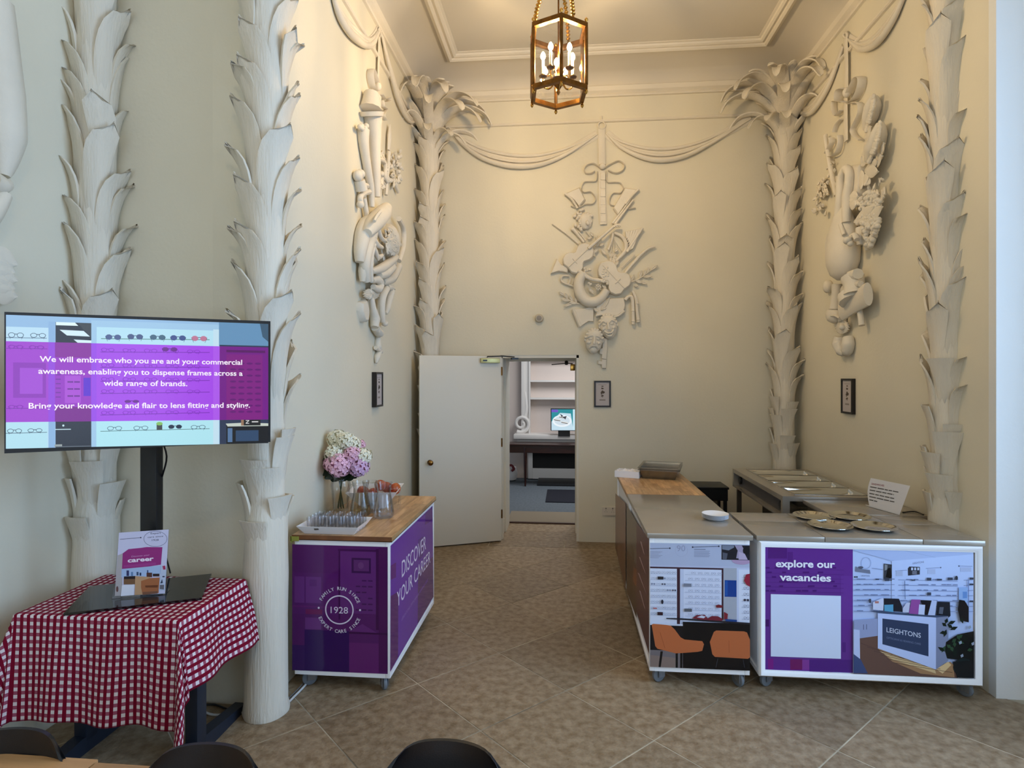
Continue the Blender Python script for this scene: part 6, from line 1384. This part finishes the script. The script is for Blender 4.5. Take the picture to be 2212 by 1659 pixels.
pg.poly([(310, 1235), (560, 1215), (545, 1430), (288, 1450)], (224, 224, 234)); pg.disc(218, 1310, 22, 58, (104, 70, 66))
pg.done('poster', sg)
# ------------------------------------------------------------------ framed prints, sounder, sockets
def frame(label, n, p, crop, x0, y0, x1, y1, dep, wd=.016):
    n = V(n); t = thing('picture_frame', label, 'picture', at(*crop((x0 + x1) / 2, y1), n=n, p=p), 0, 'small framed prints')
    U = V((0, 0, 1)); Rr = U.cross(n).normalized(); a = at(*crop(x0, y1), n=n, p=V(p) + n * dep); b = at(*crop(x1, y0), n=n, p=V(p) + n * dep)
    w_ = abs((b - a).dot(Rr)); h_ = b.z - a.z; s0 = 1 if (b - a).dot(Rr) > 0 else -1
    Q = lambda s_, z, d: a + Rr * (s_ * s0) + U * z + n * d
    o = MB()
    for s_0, s_1, z0, z1 in ((0, w_, 0, wd), (0, w_, h_ - wd, h_), (0, wd, wd, h_ - wd), (w_ - wd, w_, wd, h_ - wd)): o.prism([Q(s_0, z0, 0), Q(s_1, z0, 0), Q(s_1, z1, 0), Q(s_0, z1, 0)], n, -dep + .001, 0)
    o.build('frame', mat('black_frame', (20, 14, 14), .4), t, smooth=False)
    MB().prism([Q(wd, wd, 0), Q(w_ - wd, wd, 0), Q(w_ - wd, h_ - wd, 0), Q(wd, h_ - wd, 0)], n, -dep + .001, -.008).build('mount', mat('print_mount', (188, 178, 174), .7), t, smooth=False)
    o = MB(); rs_ = random.Random(5)
    def bar(cx, cz, bw_, bh, k=0): o.prism([Q(w_ * cx - bw_ / 2, h_ * cz - bh / 2, -.008), Q(w_ * cx + bw_ / 2, h_ * cz - bh / 2, -.008), Q(w_ * cx + bw_ / 2, h_ * cz + bh / 2, -.008), Q(w_ * cx - bw_ / 2, h_ * cz + bh / 2, -.008)], n, 0, .0003 + .0001 * k, 1 if k else 0)
    bar(.5, .85, w_ * .5, .004); bar(.5, .79, w_ * .12, .010, 1); bar(.5, .27, w_ * .36, .014); bar(.5, .42, .012, .03)
    for k in range(22): bar(.5 + rs_.gauss(0, .05), .57 + rs_.gauss(0, .06), .012, .012, 1 + k)
    o.build('engraving', [mat('print_ink_pale', (140, 130, 122), .8), mat('print_ink_dark', (86, 74, 62), .8)], t, smooth=False, fix=False)
frame('small black-framed engraving beside the doorway under the musical trophy', (0, -1, 0), (0, YB, 0), Crop(1270, 810, .05122), 262, 245, 968, 1355, .018)
frame('small black-framed print on the left alcove wall above the flowers', (1, 0, 0), (XL, 0, 0), Crop(790, 790, .0603), 385, 232, 628, 1490, .04)
frame('small black-framed print on the right alcove wall above the paper menu', (-1, 0, 0), (XR, 0, 0), ID, 1816, 818, 1840, 892, .03)
sp_ = at(1165, 688, Y=YB); Mz = Matrix.Translation((sp_.x, YB, sp_.z)) @ Matrix.Rotation(R(90), 4, 'X')
sd_ = thing('alarm_sounder', 'round white alarm sounder on the back wall above the doorway', 'alarm', (sp_.x, YB, sp_.z))
MB().lathe([(.045, .001), (.045, .02), (.040, .03), (.040, .045), (.034, .05), (0, .05)], 24, M=Mz).build('sounder_body', mat('aged_white_plastic', (196, 184, 160), .4), sd_)
MB().lathe([(.026, .0502), (.027, .053), (.015, .054), (0, .054)], 20, M=Mz).build('sounder_grille', mat('grey_grille', (150, 140, 128), .5), sd_)
def plate(label, name, c, n, w_, h_, det):
    t = thing(name, label, 'socket' if 'socket' in name else 'control', c); n = V(n); Rr = V((0, 0, 1)).cross(n); U = V((0, 0, 1)); Q = lambda x, z: V(c) + Rr * x + U * z
    o = MB().prism([Q(-w_ / 2, -h_ / 2), Q(w_ / 2, -h_ / 2), Q(w_ / 2, h_ / 2), Q(-w_ / 2, h_ / 2)], n, .001, .014 if det else .03); o.build('plate', mat('cream_plastic', (214, 204, 188), .4), t, smooth=False)
    if det:
        o = MB()
        for x in (-.035, .035):
            for dx, dz, a_, b_2 in ((0, .012, .004, .01), (-.011, -.006, .008, .004), (.011, -.006, .008, .004), (0, .03, .014, .012)): o.prism([Q(x + dx - a_ / 2, dz - b_2 / 2), Q(x + dx + a_ / 2, dz - b_2 / 2), Q(x + dx + a_ / 2, dz + b_2 / 2), Q(x + dx - a_ / 2, dz + b_2 / 2)], n, .014, .0145)
        o.build('pin_holes', mat('socket_grey', (110, 104, 96), .6), t, smooth=False)
    else: MB().prism([Q(-.02, -.02), Q(.02, -.02), Q(.02, .02), Q(-.02, .02)], n, .03, .033).build('dial', mat('socket_grey', (110, 104, 96)), t, smooth=False)
sk = at(1316, 1104, Y=YB); plate('double white wall socket low on the back wall left of the oak-topped trolley', 'wall_socket', (sk.x, YB, sk.z), (0, -1, 0), .146, .086, True)
th = at(1710, 780, X=XR - .0); plate('small cream thermostat box on the right wall beside the back corner palm', 'thermostat', (XR, at(1712, 780, X=XR).y, th.z), (-1, 0, 0), .085, .085, False)
# ------------------------------------------------------------------ floor cables
wc_ = tag(MB().tube([at(u, v, Z=.007) for u, v in ((405, 1518), (425, 1530), (460, 1544), (500, 1541), (530, 1538), (575, 1533), (610, 1527), (640, 1500), (660, 1479), (665, 1470))], .006, 8, smooth=6).build('white_cable', mat('white_cable', (206, 206, 204), .5)), 'white flex trailing over the floor from the desk round the palm to the purple trolley', 'cable')
tag(MB().tube([at(u, v, Z=.006) for u, v in ((408, 1535), (430, 1524), (462, 1522), (486, 1530), (500, 1534))], .005, 8, smooth=6).build('black_cable', BLACK), 'short black flex looping on the floor behind the desk foot', 'cable')
tag(MB().tube([at(411, 1472, Y=2.86), at(418, 1500, Y=2.86), at(412, 1525, Z=.006)], .004, 6, smooth=4).build('black_cable', BLACK), 'thin black lead hanging down from under the check cloth', 'cable')
tag(MB().tube([at(655, 1452, Z=.012), at(657, 1470, Z=.006), at(648, 1484, Z=.006), at(610, 1522, Z=.005)], .004, 6, smooth=4).build('grey_cable', mat('grey_cable', (120, 118, 116), .5)), 'thin grey flex beside the white one at the foot of the palm', 'cable')
# ------------------------------------------------------------------ foreground table and chairs
def ftable(x0, x1, y0, y1, z, label):
    t = thing('meeting_table', label, 'table', ((x0 + x1) / 2, (y0 + y1) / 2, 0), 0, 'beech meeting tables in the foreground')
    MB().box(x0, y0, z - .025, x1, y1, z, bev=.002).build('tabletop', WOODD, t)
    for x in (x0 + .06, x1 - .06):
        for y in (y0 + .08, y1 - .12): MB().tube([(x, y, 0), (x, y, z - .025)], .02, 10).build('leg', DARKM, t)
ya = at(100, 1635, Z=.74).y
ftable(-2.35, at(214, 1640, Z=.74).x - .002, .72, ya + .004, .74, 'beech meeting table in the near left corner of the picture')
ftable(at(214, 1640, Z=.74).x + .002, -.02, .72, ya - .008, .74, 'beech meeting table next along with its edge just inside the frame')
def chair_parts():
    root = thing('shell_chair', 'x', 'chair', (0, 0, 0))
    o = MB(); W_ = .17
    def bk(u, v_):     # back of shell: u across, v up
        s_ = -1 + 2 * u; zz = .46 + .34 * v_; ww = W_ * (1.25 - .25 * v_) * (1 - .16 * max(0, (v_ - .8) / .2) ** 2.2)
        return V((s_ * ww, .20 + .05 * v_ + .0 - .055 * s_ * s_ * (1.1 - .35 * v_), zz - .05 * abs(s_) ** 6 * v_ ** 4 - .006 * s_ * s_ * v_))
    vs = []; nu, nv = 18, 16
    for d in (0, .011):
        for j in range(nv + 1):
            for i in range(nu + 1): q = bk(i / nu, j / nv); vs.append(q + V((0, d, 0)))
    m = nu + 1; n1 = m * (nv + 1); fs = []
    for j in range(nv):
        for i in range(nu): a = j * m + i; fs += [(a, a + 1, a + m + 1, a + m), (n1 + a, n1 + a + m, n1 + a + m + 1, n1 + a + 1)]
        for i in (0, nu): a = j * m + i; fs.append((a, a + m, n1 + a + m, n1 + a))
    for j in (0, nv):
        for i in range(nu): a = j * m + i; fs.append((a, a + 1, n1 + a + 1, n1 + a))
    local(o.add(vs, fs).build('backrest', BLKSH, origin=False, ang=60), root)
    o = MB(); vs = []
    def se(u, v_): s_ = -1 + 2 * u; return V((s_ * (.205 + .01 * v_), -.22 + .43 * v_, .445 + .02 * abs(s_) ** 3 - .015 * math.sin(math.pi * v_) + (.02 * max(0, v_ - .85) / .15) - .02 * max(0, .15 - v_) / .15))
    for d in (0, -.011):
        for j in range(13):
            for i in range(13): vs.append(se(i / 12, j / 12) + V((0, 0, d)))
    fs = []
    for j in range(12):
        for i in range(12): a = j * 13 + i; fs += [(a, a + 1, a + 14, a + 13), (169 + a, 169 + a + 13, 169 + a + 14, 169 + a + 1)]
        for i in (0, 12): a = j * 13 + i; fs.append((a, a + 13, 182 + a, 169 + a))
    for j in (0, 12):
        for i in range(12): a = j * 13 + i; fs.append((a, a + 1, 170 + a, 169 + a))
    local(o.add(vs, fs).build('seat', BLKSH, origin=False, ang=60), root)
    for sx_ in (-1, 1):
        for y, y2 in ((-.15, -.22), (.15, .24)): local(MB().tube([(sx_ * .13, y, .43), (sx_ * .22, y2, 0)], .010, 8).build('leg', DARKM, origin=False), root)
    return root
cp = chair_parts(); 
c0 = at(963, 1603, Z=.80); c1 = at(462, 1611, Z=.80); c2 = at(52, 1578, Z=.80)
cp.location = (c0.x, c0.y - .245, 0); cp.rotation_euler = (0, 0, R(-2)); cp['label'] = 'black shell chair, the one furthest right of those tucked under the near tables'; cp['group'] = 'black shell chairs in the foreground'
dup(cp, (c1.x, c1.y - .245, 0), R(3), 'black shell chair in front of the hanging corner of the check cloth')
dup(cp, (c2.x, c2.y - .245, 0), R(6), 'black shell chair in the bottom left corner of the picture')
dup(cp, (1.46, 1.30, 0), R(-70), 'black shell chair barely showing at the right edge of the picture')
